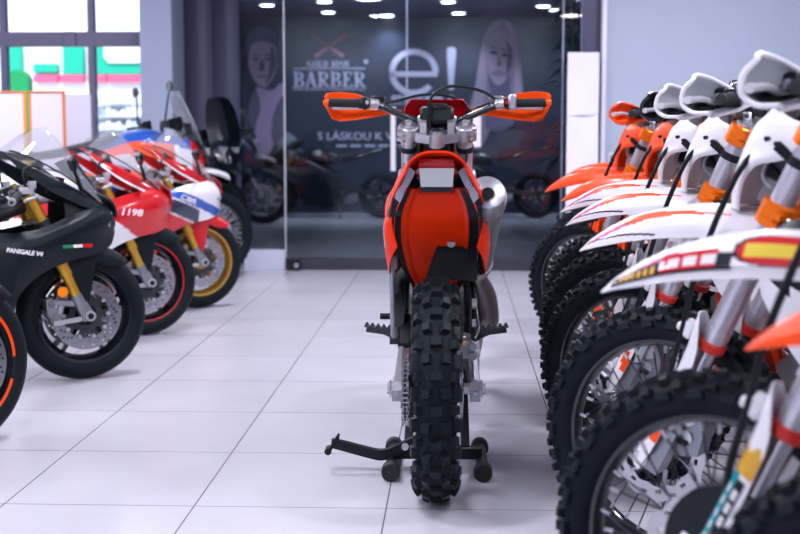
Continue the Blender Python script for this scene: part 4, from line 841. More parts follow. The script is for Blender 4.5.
    m = MB(RO); m.hull([(x, s * y, z) for x, y, z in ((1.22, 0.10, 1.10), (1.20, 0.10, 1.20), (1.28, 0.08, 1.11), (1.27, 0.08, 1.20)) for s in (1, -1)], 'black_gloss'); m.build('instrument', r)
    m = MB(RO); m.hull([(x, s * y, z) for x, y, z in ((1.05, 0.15, 0.32), (1.02, 0.15, 0.66), (0.55, 0.15, 0.62), (0.45, 0.12, 0.36), (0.6, 0.14, 0.24), (1.0, 0.13, 0.24)) for s in (1, -1)], 'engine_metal'); m.build('engine', r)
    m = MB(RO); secs = []
    for x, z, w, h in ((1.16, 1.00, 0.08, 0.06), (1.0, 1.05, 0.16, 0.10), (0.82, 1.05, 0.16, 0.10), (0.62, 1.01, 0.10, 0.06)): secs.append([(x, w * cos(q), z + h * sin(q)) for q in [2 * PI * i / 10 for i in range(10)]])
    m.loft(secs, S['tank'], 4, 3); m.build('fuel_tank', r)
    m = MB(RO); m.sheet([[(0.70, -0.10, 1.06), (0.70, 0, 1.075), (0.70, 0.10, 1.06)], [(0.40, -0.14, 0.98), (0.40, 0, 0.995), (0.40, 0.14, 0.98)], [(0.1, -0.12, 0.93), (0.1, 0, 0.94), (0.1, 0.12, 0.93)], [(-0.2, -0.09, 0.94), (-0.2, 0, 0.95), (-0.2, 0.09, 0.94)]], 'seat_cover', 4, 4, 0.05); m.build('seat', r)
    m = MB(RO); m.hull([(x, s * y, z) for x, y, z in ((0.5, 0.10, 0.84), (0.4, 0.11, 0.70), (-0.25, 0.06, 0.90), (-0.2, 0.07, 0.82)) for s in (1, -1)], S['tail']); m.build('tail_unit', r)
    m = MB(RO)
    for s in (1, -1): m.beam((0.52, 0.11 * s, 0.42), (0, 0.11 * s, 0.32), 0.035, 0.08, 'dark_metal', 0.03, 0.05)
    m.build('swingarm', r)
    m = MB(RO); m.tube([(0.52, 0.16, 0.30), (0.50, 0.28, 0.012)], 0.012, 'dark_metal', 10); m.build('side_stand', r)
    return r
AFR = dict(fork='gold', side='white_paint', sidef=lambda u, v, p: 'red_paint' if p.x > 1.24 else ('blue_paint' if v < 0.14 + (p.x - 0.6) * 0.25 else ('orange_plastic' if v < 0.50 + (p.x - 0.6) * 0.25 and p.x < 1.10 else None)), beak='white_paint', nose='black_gloss', screen='pale_screen', tank='blue_paint', tail='black_plastic', hand='black_plastic')
touring(AFR, 'touring_motorcycle', 'tall touring motorcycle with wire spoked front wheel and white beak beside glass partition', (-1.90, 10.02), HL)
DRK = dict(fork='dark_metal', side='black_gloss', beak='graphite', nose='black_gloss', screen='black_gloss', tank='graphite', tail='black_plastic', bare=True)
GRB = dict(fork='dark_metal', side='navy_paint', beak='grey_plastic', nose='grey_plastic', screen='smoke_screen', tank='navy_paint', tail='black_plastic')
touring(DRK, 'touring_motorcycle', 'black touring motorcycle facing out from dark corner behind white beaked one', (-1.99, 11.28), rad(-55))
grb = touring(GRB, 'touring_motorcycle', 'dark blue touring motorcycle with grey front fender standing in for reflection at left end of glass', (-2.42, 16.2), rad(5))  # solid bike added in the corridor in place of a reflected one
c = copy_tree(blk); c['label'] = 'black sport motorcycle standing in for reflection under slogan lettering, left of pull bar'; c.location = (-1.72, 17.5, 0); c.rotation_euler = (rad(-2), 0, rad(172))  # copy added to imitate a bike reflected in the glass
c = copy_tree(blk); c['label'] = 'black sport motorcycle standing in for reflection, mostly hidden by single orange motorcycle'; c.location = (0.35, 17.5, 0); c.rotation_euler = (rad(-2), 0, rad(172))  # second copy, likewise added for a reflected bike
# ------------------------------------------------------------------ the setting
def node_mat(name, build):
    m = bpy.data.materials.new(name); m.use_nodes = True; nt = m.node_tree
    build(nt, nt.nodes['Principled BSDF'], nt.nodes['Material Output']); MATS[name] = m
def floor_nodes(nt, b, out):
    tc = nt.nodes.new('ShaderNodeTexCoord'); mp = nt.nodes.new('ShaderNodeMapping'); br = nt.nodes.new('ShaderNodeTexBrick')
    mp.inputs['Location'].default_value = (0.207 + 0.582 * 20 - 0.001, -3.81 + 0.667 * 20, 0)
    nt.links.new(tc.outputs['Object'], mp.inputs['Vector']); nt.links.new(mp.outputs['Vector'], br.inputs['Vector'])
    br.offset = 0.0; br.squash = 1.0
    for k, v in (('Scale', 1.0), ('Mortar Size', 0.0022), ('Mortar Smooth', 0.1), ('Bias', 0.0), ('Brick Width', 0.582), ('Row Height', 0.667)): br.inputs[k].default_value = v
    br.inputs['Color1'].default_value = (0.585, 0.595, 0.665, 1); br.inputs['Color2'].default_value = (0.60, 0.61, 0.68, 1); br.inputs['Mortar'].default_value = (0.13, 0.12, 0.14, 1)
    nz = nt.nodes.new('ShaderNodeTexNoise'); nz.inputs['Scale'].default_value = 1.6; nz.inputs['Detail'].default_value = 6
    mx = nt.nodes.new('ShaderNodeMix'); mx.data_type = 'RGBA'; mx.blend_type = 'MULTIPLY'; mx.inputs['Factor'].default_value = 0.22
    nt.links.new(tc.outputs['Object'], nz.inputs['Vector']); nt.links.new(br.outputs['Color'], mx.inputs['A']); nt.links.new(nz.outputs['Fac'], mx.inputs['B']); nt.links.new(mx.outputs['Result'], b.inputs['Base Color'])
    b.inputs['Roughness'].default_value = 0.24; b.inputs['Specular IOR Level'].default_value = 0.5
node_mat('floor_tile', floor_nodes)
def pane_nodes(fac):
    def f(nt, b, out):
        tr = nt.nodes.new('ShaderNodeBsdfTransparent'); gl = nt.nodes.new('ShaderNodeBsdfGlossy'); mx = nt.nodes.new('ShaderNodeMixShader'); lw = nt.nodes.new('ShaderNodeFresnel'); mt = nt.nodes.new('ShaderNodeMath')
        lw.inputs['IOR'].default_value = 1.5; mt.operation = 'MULTIPLY'; mt.inputs[1].default_value = fac
        tr.inputs['Color'].default_value = (0.88, 0.92, 0.95, 1); gl.inputs['Roughness'].default_value = 0.0
        nt.links.new(lw.outputs['Fac'], mt.inputs[0]); nt.links.new(mt.outputs[0], mx.inputs['Fac']); nt.links.new(tr.outputs[0], mx.inputs[1]); nt.links.new(gl.outputs[0], mx.inputs[2]); nt.links.new(mx.outputs[0], out.inputs['Surface'])
    return f
node_mat('pane_glass', pane_nodes(0.55)); node_mat('clear_glass', pane_nodes(0.5))
mat('wall_paint', (0.60, 0.63, 0.76), 0.6, bump=0.03, bscale=200)
mat('side_wall_paint', (0.415, 0.48, 0.585), 0.6, bump=0.03, bscale=200)
mat('white_trim', (0.78, 0.78, 0.84), 0.45)
mat('ceiling_paint', (0.62, 0.62, 0.68), 0.8)
mat('dark_wall', (0.030, 0.037, 0.062), 0.24, spec=0.45)
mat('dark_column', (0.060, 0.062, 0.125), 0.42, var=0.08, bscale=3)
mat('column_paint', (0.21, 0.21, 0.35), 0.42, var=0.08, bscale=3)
mat('pilaster_paint', (0.36, 0.42, 0.56), 0.5)
mat('frame_grey', (0.15, 0.145, 0.23), 0.45)
mat('skirting', (0.035, 0.035, 0.055), 0.4)
mat('poster_pink', (0.36, 0.25, 0.40), 0.7); mat('poster_skin', (0.36, 0.28, 0.38), 0.7); mat('poster_shade', (0.10, 0.085, 0.15), 0.7); mat('poster_dark', (0.035, 0.035, 0.06), 0.7)
mat('poster_hair', (0.22, 0.185, 0.25), 0.7); mat('poster_light', (0.33, 0.27, 0.36), 0.7)
mat('lettering', (0.55, 0.56, 0.70), 0.6); mat('lettering_bright', (0.55, 0.54, 0.68), 0.6); mat('razor_pink', (0.42, 0.2, 0.26), 0.6)
mat('paper', (0.86, 0.84, 0.92), 0.7); mat('board_white', (0.78, 0.76, 0.86), 0.6); mat('board_orange', (0.85, 0.22, 0.03), 0.5); mat('board_yellow', (0.80, 0.36, 0.03), 0.5)
mat('facade_white', (0.85, 0.85, 0.88), 0.8); mat('sign_green', (0.0, 0.42, 0.27), 0.6); mat('sign_red', (0.80, 0.10, 0.22), 0.6); mat('arch_green', (0.0, 0.32, 0.09), 0.6); mat('pavement', (0.55, 0.55, 0.58), 0.9); mat('facade_grey', (0.55, 0.58, 0.66), 0.8)
mat('leaf', (0.012, 0.05, 0.035), 0.45); mat('leaf_pale', (0.05, 0.09, 0.10), 0.45); mat('pot', (0.05, 0.05, 0.07), 0.5)
mat('lamp_glow', (0.86, 0.92, 1.0), 0.5, emit=9.0)

def struct(mb, name):
    o = mb.build(name); o['kind'] = 'structure'; return o
def slab(x0, x1, y0, y1, z0, z1, m, bev=0.0):
    b = MB(); b.box(((x0 + x1) / 2, (y0 + y1) / 2, (z0 + z1) / 2), (x1 - x0, y1 - y0, z1 - z0), m, None, bev); return b
GY, FY = 10.7, 18.4
struct(slab(-9, 4.6, -5, GY + 0.55, -0.1, 0, 'floor_tile'), 'floor')
struct(slab(-4.3, 4.6, GY + 0.55, FY, -0.1, 0, 'floor_tile'), 'floor_corridor')
struct(slab(-9, 4.6, -5, GY + 0.4, 3.0, 3.1, 'ceiling_paint'), 'ceiling')
b = MB(); b.prism([(-2.66, GY + 0.4), (4.6, GY + 0.4), (4.6, FY + 0.3), (-4.3, FY + 0.3), (-2.66, GY + 0.75)], (0, 0, 2.80), (1, 0, 0), (0, 1, 0), 0.1, 'dark_column'); struct(b, 'ceiling_corridor')
struct(slab(4.5, 4.6, -5, FY, 0, 3.0, 'wall_paint'), 'wall_side')
struct(slab(-9, 4.6, -5.1, -5, 0, 3.0, 'pilaster_paint'), 'wall_back')
struct(slab(-9.1, -9, -5, GY + 0.6, 0, 3.0, 'wall_paint'), 'wall_left')
struct(slab(1.195, 4.5, GY - 0.12, GY + 0.12, 0, 3.0, 'side_wall_paint'), 'wall_right')
struct(slab(1.160, 1.195, GY - 0.15, GY + 0.12, 0, 3.0, 'white_trim'), 'trim_1')
struct(slab(1.01, 1.16, GY - 0.02, GY + 0.12, 0, 3.0, 'dark_column'), 'trim_2')
struct(slab(-4.3, 4.6, FY, FY + 0.2, 0, 2.75, 'dark_wall'), 'wall_far')
struct(slab(-2.66, -2.39, GY + 0.25, GY + 0.75, 0, 3.0, 'pilaster_paint'), 'wall_pilaster')
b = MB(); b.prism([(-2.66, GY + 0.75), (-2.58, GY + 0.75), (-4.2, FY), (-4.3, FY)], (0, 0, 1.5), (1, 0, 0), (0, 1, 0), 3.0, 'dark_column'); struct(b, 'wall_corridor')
b = MB(); g = []                                     # folded dark column beside the glass
for i in range(25):
    x = -2.92 + 0.82 * i / 24; y = GY + 1.96 - 0.05 * abs(sin(3 * PI * i / 24)) ** 0.7
    g.append([(x, y, 0.0), (x, y, 1.5), (x, y, 3.0)])
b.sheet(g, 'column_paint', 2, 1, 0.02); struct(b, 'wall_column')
# glass partition: four panes, skirting, plinth, pull handle
for i, (x0, x1, m) in enumerate(((-1.75, -1.41, 'pane_glass'), (-1.405, -0.405, 'pane_glass'), (-0.40, 0.86, 'pane_glass'), (0.865, 1.01, 'pane_glass'))):
    o = struct(slab(x0, x1, GY - 0.005, GY + 0.005, 0.16 if i == 0 else 0.105, 3.0, m), 'window_%d' % (i + 1))
    e = MB(); e.box((x1 + 0.0, GY, 1.55), (0.012, 0.02, 2.9), 'pilaster_paint' if i else 'frost_plastic', None, 0.002); e.build('edge_seal', o)
struct(slab(-1.75, -1.41, GY - 0.06, GY + 0.06, 0, 0.165, 'wall_paint', 0.004), 'trim_3')
struct(slab(-1.41, 1.01, GY - 0.03, GY + 0.03, 0, 0.10, 'skirting', 0.003), 'trim_4')
b = MB(); b.box((0, 0, 0.0), (0.10, 0.07, 0.09), 'black_plastic', None, 0.008); b.cyl((0.02, -0.05, 0), (0.02, -0.03, 0), 0.02, 'silver')
o = b.build('door_stop'); o.location = (-1.33, GY - 0.07, 0.045); tag(o, 'small black floor door stop at foot of glass partition', 'door stop')
o = thing('pull_bar', 'tall white door pull bar on glass partition beside single orange motorcycle', 'door handle', (-0.515, GY - 0.06, 0.85))
b = MB(); b.cyl((0, 0, -0.03), (0, 0, 0.49), 0.021, 'white_trim', n=16); b.build('bar', o)
b = MB(); b.cyl((0, 0, 0.04), (0, 0.055, 0.04), 0.01, 'silver'); b.cyl((0, 0, 0.42), (0, 0.055, 0.42), 0.01, 'silver'); b.build('bracket', o)
b = MB(); b.box((0.125, GY - 0.009, 1.14), (0.15, 0.004, 0.25), 'paper', None, 0); o = b.build('paper_notice'); tag(o, 'blank white paper notice stuck on glass right of handlebar clamp', 'notice')
o = thing('paper_banner', 'tall blank white paper panel hanging against edge of right wall', 'paper panel', (1.005, GY - 0.22, 0.30))
for i in range(3):
    b = MB(); z0 = 0.485 * i; b.sheet([[(-0.125, 0.012 * (i % 2), z0), (0, -0.012, z0), (0.125, 0.01, z0)], [(-0.125, 0.01, z0 + 0.25), (0, 0.0, z0 + 0.25), (0.125, 0.0, z0 + 0.25)], [(-0.125, 0, z0 + 0.495), (0, 0.01, z0 + 0.495), (0.125, 0.012, z0 + 0.495)]], 'paper', 4, 4, 0.003); b.build('paper_sheet', o)
b = MB(); b.box((0.12, 0.05, 0.56), (0.012, 0.06, 1.75), 'white_trim', None, 0.002); b.box((0, 0.06, -0.28), (0.2, 0.1, 0.03), 'white_trim', None, 0.002); b.build('stand_pole', o)
o = thing('wall_socket', 'small beige socket on pale wall left of orange motorcycles', 'socket', (1.262, GY - 0.13, 0.93))
b = MB(); b.box((0, 0, 0), (0.085, 0.016, 0.085), 'board_white', None, 0.006); b.build('plate', o)
b = MB(); b.rings((0, -0.007, 0), (0, -1, 0), [(0, 0.028), (0.004, 0.028), (0.004, 0.022), (0.001, 0.02)], 'grey_plastic', 20); b.build('outlet', o)
# window front on the left
ZB = 0.12
b = MB()
for x0, x1 in ((-9, -3.98), (-3.93, -3.22), (-3.17, -2.72)): pass
for x in (-6.9, -5.4, -3.90, -3.135): b.box((x, GY + 0.5, 1.5), (0.055, 0.09, 3.0), 'frame_grey', None, 0.003)
b.box((-5.85, GY + 0.5, 1.93), (6.3, 0.10, 0.125), 'frame_grey', None, 0.003); b.box((-5.85, GY + 0.5, 0.06), (6.3, 0.10, 0.12), 'frame_grey', None, 0.003)
b.box((-3.31, GY + 0.44, 1.93), (0.10, 0.03, 0.125), 'frame_grey', None, 0.003)
struct(b, 'trim_5')
for i, (x0, x1) in enumerate(((-8.99, -6.93), (-6.87, -5.43), (-5.37, -3.93), (-3.87, -3.165), (-3.105, -2.66))):
    struct(slab(x0, x1, GY + 0.49, GY + 0.5, 0.12, 3.0, 'clear_glass'), 'window_%d' % (i + 5))
# outside: pavement, shop front with green and red fascia
struct(slab(-25, -2.75, GY + 0.75, 30, -0.12, -0.02, 'pavement'), 'ground_outside')
o = thing('street_shop_outside', 'bright shop building outside with green and red fascia band', 'building', (-8, 22, 0))
b = MB(); b.box((3, 0.5, 3.5), (24, 1, 7), 'facade_white', None, 0); b.build('wall', o)
for x0, x1, z0, z1 in ((0.30, 0.66, 1.8, 2.6), (0.85, 1.27, 2.15, 2.30), (1.36, 1.72, 2.12, 2.6), (1.80, 2.75, 2.12, 2.6)):
    b = MB(); b.box(((x0 + x1) / 2, -0.05, (z0 + z1) / 2), (x1 - x0, 0.12, z1 - z0), 'sign_green', None, 0.01); b.build('fascia', o)
for x0, x1 in ((0.85, 1.27), (1.30, 1.72), (1.78, 2.1), (2.12, 2.75)):
    b = MB(); b.box(((x0 + x1) / 2, -0.05, 2.055), (x1 - x0, 0.13, 0.12), 'sign_red', None, 0.01); b.build('red_band', o)
b = MB(); b.prism([(2.08, 2.40), (2.16, 2.31), (2.9, 2.31), (2.9, 2.62), (2.08, 2.62)], (0, -0.14, 0), (1, 0, 0), (0, 0, 1), 0.04, 'facade_white'); b.build('sign_board', o)
for k in range(5):
    b = MB(); b.box((2.4, -0.2, 0.75 + 0.22 * k), (1.3, 0.3, 0.025), 'facade_grey', None, 0)
    for j in range(14):
        h = random.uniform(0.08, 0.2); b.box((1.82 + 0.087 * j, -0.2, 0.765 + 0.22 * k + h * 0.4), (0.07, 0.2, h * 0.8), random.choice(['facade_grey', 'pilaster_paint', 'facade_white', 'board_white']), None, 0)
    b.build('display_shelf', o)
b = MB(); b.prism([(-0.15, -0.9), (0.15, -0.9)] + [(0.15 * cos(PI * i / 14), 0.88 + 0.15 * sin(PI * i / 14)) for i in range(15)], (0, 0, 0.9), (1, 0, 0), (0, 0, 1), 0.16, 'arch_green')
o = b.build('arch_sign'); o.location = (-5.57, 16.5, 0.0); tag(o, 'round topped solid green sign board outside window', 'sign')
# display boards inside the window
for i, (x, w, m2, lab) in enumerate(((-3.43, 0.34, 'board_yellow', 'white display board with yellow edge at far left'), (-3.10, 0.275, 'board_orange', 'white display board with thin orange frame beside yellow edged board'))):
    o = thing('display_board', lab, 'display board', (x, 9.8, 0))
    b = MB(); b.box((0, 0, 0.93), (w - 0.03, 0.012, 1.0), 'board_white', None, 0.001); b.build('panel', o)
    b = MB()
    for sx in (-1, 1): b.box((sx * (w / 2 - 0.008), 0, 0.72), (0.022 if m2 == 'board_yellow' else 0.016, 0.03, 1.44), m2, None, 0.003)
    b.box((0, 0, 1.437), (w, 0.03, 0.014), 'board_orange', None, 0.003); b.box((0, 0, 0.42), (w, 0.03, 0.014), 'board_orange', None, 0.003); b.build('frame', o)
    b = MB(); b.box((0, 0, 0.012), (w * 0.9, 0.3, 0.024), 'frame_grey', None, 0.004); b.build('foot', o)
o = thing('blank_board', 'frameless blank white board standing between orange framed board and window mullion', 'display board', (-3.10, 10.6, 0))
b = MB(); b.box((0.0, 0, 0.92), (0.22, 0.02, 1.05), 'board_white', None, 0.002); b.build('panel', o); b = MB(); b.box((0, 0.02, 0.5), (0.03, 0.02, 1.0), 'frame_grey', None, 0.002); b.box((0, 0, 0.012), (0.2, 0.25, 0.024), 'frame_grey', None, 0.002); b.build('stand', o)

# far shop front: posters and lettering on the dark wall
W0 = FY - 0.004
def flat(b, poly, m, lay): b.prism(poly, (0, W0 - 0.003 * lay, 0), (1, 0, 0), (0, 0, 1), 0.004, m)
def ell(cx, cz, rx, rz, n=28, a=0.0): return [(cx + rx * cos(2 * PI * i / n) * cos(a) - rz * sin(2 * PI * i / n) * sin(a), cz + rx * cos(2 * PI * i / n) * sin(a) + rz * sin(2 * PI * i / n) * cos(a)) for i in range(n)]
def curve2(pts, k=5): return [(p.x, p.y) for p in catmull([(a, c, 0) for a, c in pts], k, True)]
b = MB()                                             # woman with long fair hair
flat(b, curve2([(0.08, 0.9), (0.16, 1.4), (0.26, 1.8), (0.32, 2.2), (0.38, 2.5), (0.50, 2.68), (0.66, 2.71), (0.80, 2.60), (0.88, 2.35), (0.91, 1.95), (0.94, 1.6), (0.90, 1.45), (0.80, 1.35), (0.55, 1.3), (0.35, 0.95)]), 'poster_hair', 1)
flat(b, curve2([(0.66, 2.69), (0.79, 2.58), (0.86, 2.30), (0.885, 1.9), (0.90, 1.6), (0.82, 1.5), (0.80, 1.9), (0.78, 2.3)]), 'poster_light', 2)
flat(b, curve2([(0.40, 1.25), (0.47, 1.65), (0.46, 1.95), (0.72, 1.95), (0.76, 1.6), (0.82, 1.3), (0.6, 1.15)]), 'poster_shade', 2)
flat(b, curve2([(0.43, 2.14), (0.46, 2.40), (0.56, 2.55), (0.70, 2.50), (0.78, 2.30), (0.77, 2.08), (0.68, 1.86), (0.57, 1.80), (0.48, 1.90)]), 'poster_skin', 3)
flat(b, curve2([(0.68, 2.42), (0.77, 2.28), (0.76, 2.08), (0.69, 1.90), (0.70, 2.1), (0.72, 2.25)]), 'poster_shade', 4)
for cx, cz in ((0.515, 2.25), (0.675, 2.215)):
    flat(b, ell(cx, cz, 0.058, 0.024, 14, -0.15), 'poster_dark', 5); flat(b, ell(cx, cz + 0.07, 0.068, 0.013, 14, -0.18), 'poster_shade', 5); flat(b, ell(cx, cz, 0.018, 0.018, 10), 'black_plastic', 6)
flat(b, curve2([(0.585, 2.22), (0.575, 2.12), (0.555, 2.075), (0.60, 2.065), (0.625, 2.075), (0.605, 2.13)]), 'poster_shade', 5)
flat(b, ell(0.575, 1.965, 0.09, 0.034, 18, -0.12), 'poster_shade', 5); flat(b, ell(0.575, 1.968, 0.068, 0.014, 16, -0.12), 'poster_light', 6)
flat(b, curve2([(0.30, 2.0), (0.40, 2.48), (0.54, 2.66), (0.62, 2.66), (0.50, 2.50), (0.43, 2.25), (0.42, 1.9), (0.36, 1.5), (0.20, 1.15), (0.22, 1.5)]), 'poster_light', 6)
o = b.build('wall_poster'); tag(o, 'wall poster of smiling woman with long fair hair', 'poster')
b = MB()                                             # man in a pale shirt
flat(b, curve2([(-3.00, 0.8), (-2.97, 1.25), (-2.90, 1.62), (-2.80, 1.76), (-2.60, 1.76), (-2.48, 1.66), (-2.42, 1.3), (-2.42, 0.8)]), 'poster_shade', 1)
flat(b, curve2([(-2.93, 2.08), (-2.90, 2.34), (-2.76, 2.50), (-2.58, 2.44), (-2.52, 2.14), (-2.58, 1.92), (-2.70, 1.78), (-2.84, 1.86)]), 'poster_skin', 2)
flat(b, curve2([(-2.96, 2.22), (-2.95, 2.46), (-2.80, 2.60), (-2.60, 2.58), (-2.49, 2.42), (-2.50, 2.24), (-2.56, 2.36), (-2.74, 2.42), (-2.90, 2.36)]), 'poster_shade', 3)
flat(b, curve2([(-2.60, 2.36), (-2.53, 2.14), (-2.59, 1.94), (-2.69, 1.82), (-2.64, 2.0), (-2.62, 2.2)]), 'poster_shade', 3)
for cx in (-2.82, -2.66): flat(b, ell(cx, 2.17, 0.045, 0.018, 12), 'poster_dark', 4); flat(b, ell(cx, 2.23, 0.055, 0.012, 12), 'poster_shade', 4)
flat(b, ell(-2.735, 1.93, 0.07, 0.016, 12), 'poster_shade', 4); flat(b, curve2([(-2.75, 2.15), (-2.78, 2.02), (-2.70, 2.02), (-2.72, 2.15)]), 'poster_shade', 4)
flat(b, curve2([(-2.82, 1.78), (-2.62, 1.72), (-2.46, 1.84), (-2.42, 1.70), (-2.54, 1.52), (-2.62, 1.2), (-2.60, 0.85), (-2.85, 0.82), (-2.84, 1.2), (-2.76, 1.5)]), 'poster_pink', 3)
for i in range(8): flat(b, ell(-2.72 + 0.07 * (i % 2), 0.92 + 0.11 * i, 0.075, 0.02, 10, 0.7 - 1.2 * (i % 2)), 'poster_skin', 4)
o = b.build('wall_poster'); tag(o, 'wall poster of short haired man in pale shirt', 'poster')
WE, WU = (1, 0, 0), (0, 0, 1)
def sign_text(name, lab, items, cat='sign'):
    o = None
    for txt, size, x, z, m, bold, sx in items:
        b = MB(); text_mesh(b, txt, size, (x, W0 - 0.01, z), WE, WU, m, 0.006, 'LEFT', bold, sx)
        if txt == 'BARBER':                          # slab serifs
            for q in (0.0, 0.05, 0.145, 0.29, 0.355, 0.47, 0.525, 0.60, 0.68, 0.79, 0.85, 0.955): pass
        p = b.build('lettering'); 
        if o is None: o = p; p.name = name; tag(p, lab, cat)
        else: p.parent = o; p.name = 'lettering'
    return o
o = thing('barber_sign', 'wall lettering of barber shop with crossed razors', 'sign', (0, 0, 0))
def serif_letter(b, ch, x, z, h, m):
    """roman letters with slab serifs, drawn from strokes"""
    w = h * 0.66; st = h * 0.17; th = h * 0.075; y = W0 - 0.009
    def bar(x0, z0, x1, z1): b.box((x + (x0 + x1) / 2, y, z + (z0 + z1) / 2), (abs(x1 - x0), 0.006, abs(z1 - z0)), m, None, 0)
    def arc(cx, cz, rx, rz, a0, a1, t0, t1, n=12):
        P = [];
        for i in range(n + 1): a = rad(a0 + (a1 - a0) * i / n); P.append((x + cx + rx * cos(a), z + cz + rz * sin(a)))
        for i in range(n, -1, -1): a = rad(a0 + (a1 - a0) * i / n); q = abs(cos(a)); t = t1 + (t0 - t1) * q; P.append((x + cx + (rx - t) * cos(a), z + cz + (rz - t1) * sin(a)))
        b.prism(P, (0, y, 0), WE, WU, 0.006, m)
    def dia(x0, z0, x1, z1, t): b.prism([(x + x0 - t / 2, z + z0), (x + x0 + t / 2, z + z0), (x + x1 + t / 2, z + z1), (x + x1 - t / 2, z + z1)], (0, y, 0), WE, WU, 0.006, m)
    s = h * 0.1
    if ch in 'BRDENM':
        bar(s, 0, s + st, h); bar(0, 0, 2 * s + st, th); bar(0, h - th, 2 * s + st, h)
    if ch == 'B':
        arc(w * 0.5, h * 0.74, w * 0.42, h * 0.26, -90, 90, st, th); arc(w * 0.5, h * 0.25, w * 0.5, h * 0.27, -90, 90, st, th); bar(s, h - th, w * 0.5, h); bar(s, h * 0.48, w * 0.5, h * 0.48 + th); bar(s, 0, w * 0.5, th)
    elif ch == 'R':
        arc(w * 0.5, h * 0.73, w * 0.46, h * 0.27, -90, 90, st, th); bar(s, h - th, w * 0.5, h); bar(s, h * 0.46, w * 0.5, h * 0.46 + th); dia(w * 0.92, 0, w * 0.45, h * 0.47, st); bar(w * 0.75, 0, w * 1.12, th)
    elif ch == 'A':
        dia(w * 0.14, 0, w * 0.5, h, th * 1.1); dia(w * 0.86, 0, w * 0.5, h, st); bar(w * 0.26, h * 0.3, w * 0.75, h * 0.3 + th); bar(-0.02 * h, 0, w * 0.32, th); bar(w * 0.66, 0, w * 1.05, th)
    elif ch == 'E':
        bar(s, 0, w * 0.9, th); bar(s, h - th, w * 0.85, h); bar(s, h * 0.48, w * 0.65, h * 0.48 + th); bar(w * 0.9 - th, 0, w * 0.9, h * 0.26); bar(w * 0.85 - th, h * 0.76, w * 0.85, h); bar(w * 0.65 - th, h * 0.38, w * 0.65, h * 0.64)
    elif ch == 'D':
        arc(w * 0.42, h * 0.5, w * 0.56, h * 0.5, -90, 90, st, th); bar(s, h - th, w * 0.42, h); bar(s, 0, w * 0.42, th)
    elif ch == 'L':
        bar(s, 0, s + st, h); bar(0, h - th, 2 * s + st, h); bar(0, 0, w * 0.85, th); bar(w * 0.85 - th, 0, w * 0.85, h * 0.3)
    elif ch == 'O': arc(w * 0.5, h * 0.5, w * 0.5, h * 0.5, 0, 360, st, th, 28)
    elif ch == 'G':
        arc(w * 0.5, h * 0.5, w * 0.5, h * 0.5, 40, 330, st, th, 24); bar(w * 0.82, h * 0.02, w * 0.82 + st * 0.8, h * 0.42); bar(w * 0.6, h * 0.36, w * 1.08, h * 0.42)
    elif ch == 'N':
        bar(w * 0.86, 0, w * 0.86 + th, h); dia(w * 0.9, 0, s + st / 2, h, st); bar(w * 0.72, h - th, w * 1.08, h)
    elif ch == 'M':
        dia(w * 0.55, h * 0.1, s + st / 2, h, st); dia(w * 0.55, h * 0.1, w * 1.0, h, th); bar(w * 1.0, 0, w * 1.0 + st, h); bar(w * 0.9, 0, w * 1.0 + st + s, th); bar(w * 0.95, h - th, w * 1.0 + st + s, h)
    return {'M': 1.32, 'N': 1.16, 'R': 1.12, 'L': 0.95, 'E': 1.0, ' ': 0.55}.get(ch, 1.08) * w
def serif_word(txt, x0, x1, z, h, m, nm='lettering'):
    t = MB(); L = 0
    for ch in txt: L += serif_letter(MB(), ch, 0, 0, h, m)
    k = (x1 - x0) / L; x = 0; bb = MB()
    for ch in txt: x += serif_letter(bb, ch, x, 0, h, m)
    for v in bb.v: v.x = x0 + v.x * k; v.z += z
    return bb.build(nm, o)
serif_word('BARBER', -2.30, -1.27, 1.775, 0.215, 'lettering')
serif_word('GOLD MAN', -2.10, -1.50, 2.06, 0.085, 'lettering')
b = MB(); b.box((-1.79, W0 - 0.008, 2.035), (1.02, 0.006, 0.014), 'lettering', None, 0); b.box((-1.79, W0 - 0.008, 1.745), (1.02, 0.006, 0.012), 'lettering', None, 0); b.build('rule', o)
for s in (1, -1):
    b = MB(); R = Matrix.Translation((-1.79, W0 - 0.008, 2.34)) @ Matrix.Rotation(rad(35 * s), 4, 'Y')
    b.prism([(-0.30, -0.022), (-0.30, 0.012), (-0.02, 0.016), (0.02, 0.02), (0.22, 0.032), (0.25, 0.02), (0.24, -0.03), (0.0, -0.018)] if s > 0 else [(0.30, -0.022), (0.30, 0.012), (0.02, 0.016), (-0.02, 0.02), (-0.22, 0.032), (-0.25, 0.02), (-0.24, -0.03), (0.0, -0.018)], (0, 0, 0), WE, WU, 0.006, 'razor_pink'); b.move(R); b.build('razor', o)
b = MB(); b.prism(ell(-1.27, 2.13, 0.03, 0.03, 14), (0, W0 - 0.008, 0), WE, WU, 0.006, 'lettering'); b.build('mark', o)
o = thing('salon_sign', 'wall lettering with large letter e and exclamation mark', 'sign', (0, 0, 0))
b = MB()
def ring_e():
    c = (-0.60, 1.98); P = []
    for i in range(41): a = rad(0 + 318 * i / 40); P.append((c[0] + 0.345 * cos(a), c[1] + 0.325 * sin(a)))
    for i in range(40, -1, -1): a = rad(0 + 318 * i / 40); P.append((c[0] + 0.262 * cos(a), c[1] + 0.245 * sin(a)))
    b.prism(P, (0, W0 - 0.008, 0), WE, WU, 0.006, 'lettering_bright')
ring_e(); b.box((-0.60, W0 - 0.008, 1.955), (0.66, 0.006, 0.07), 'lettering_bright', None, 0); b.build('letter', o)
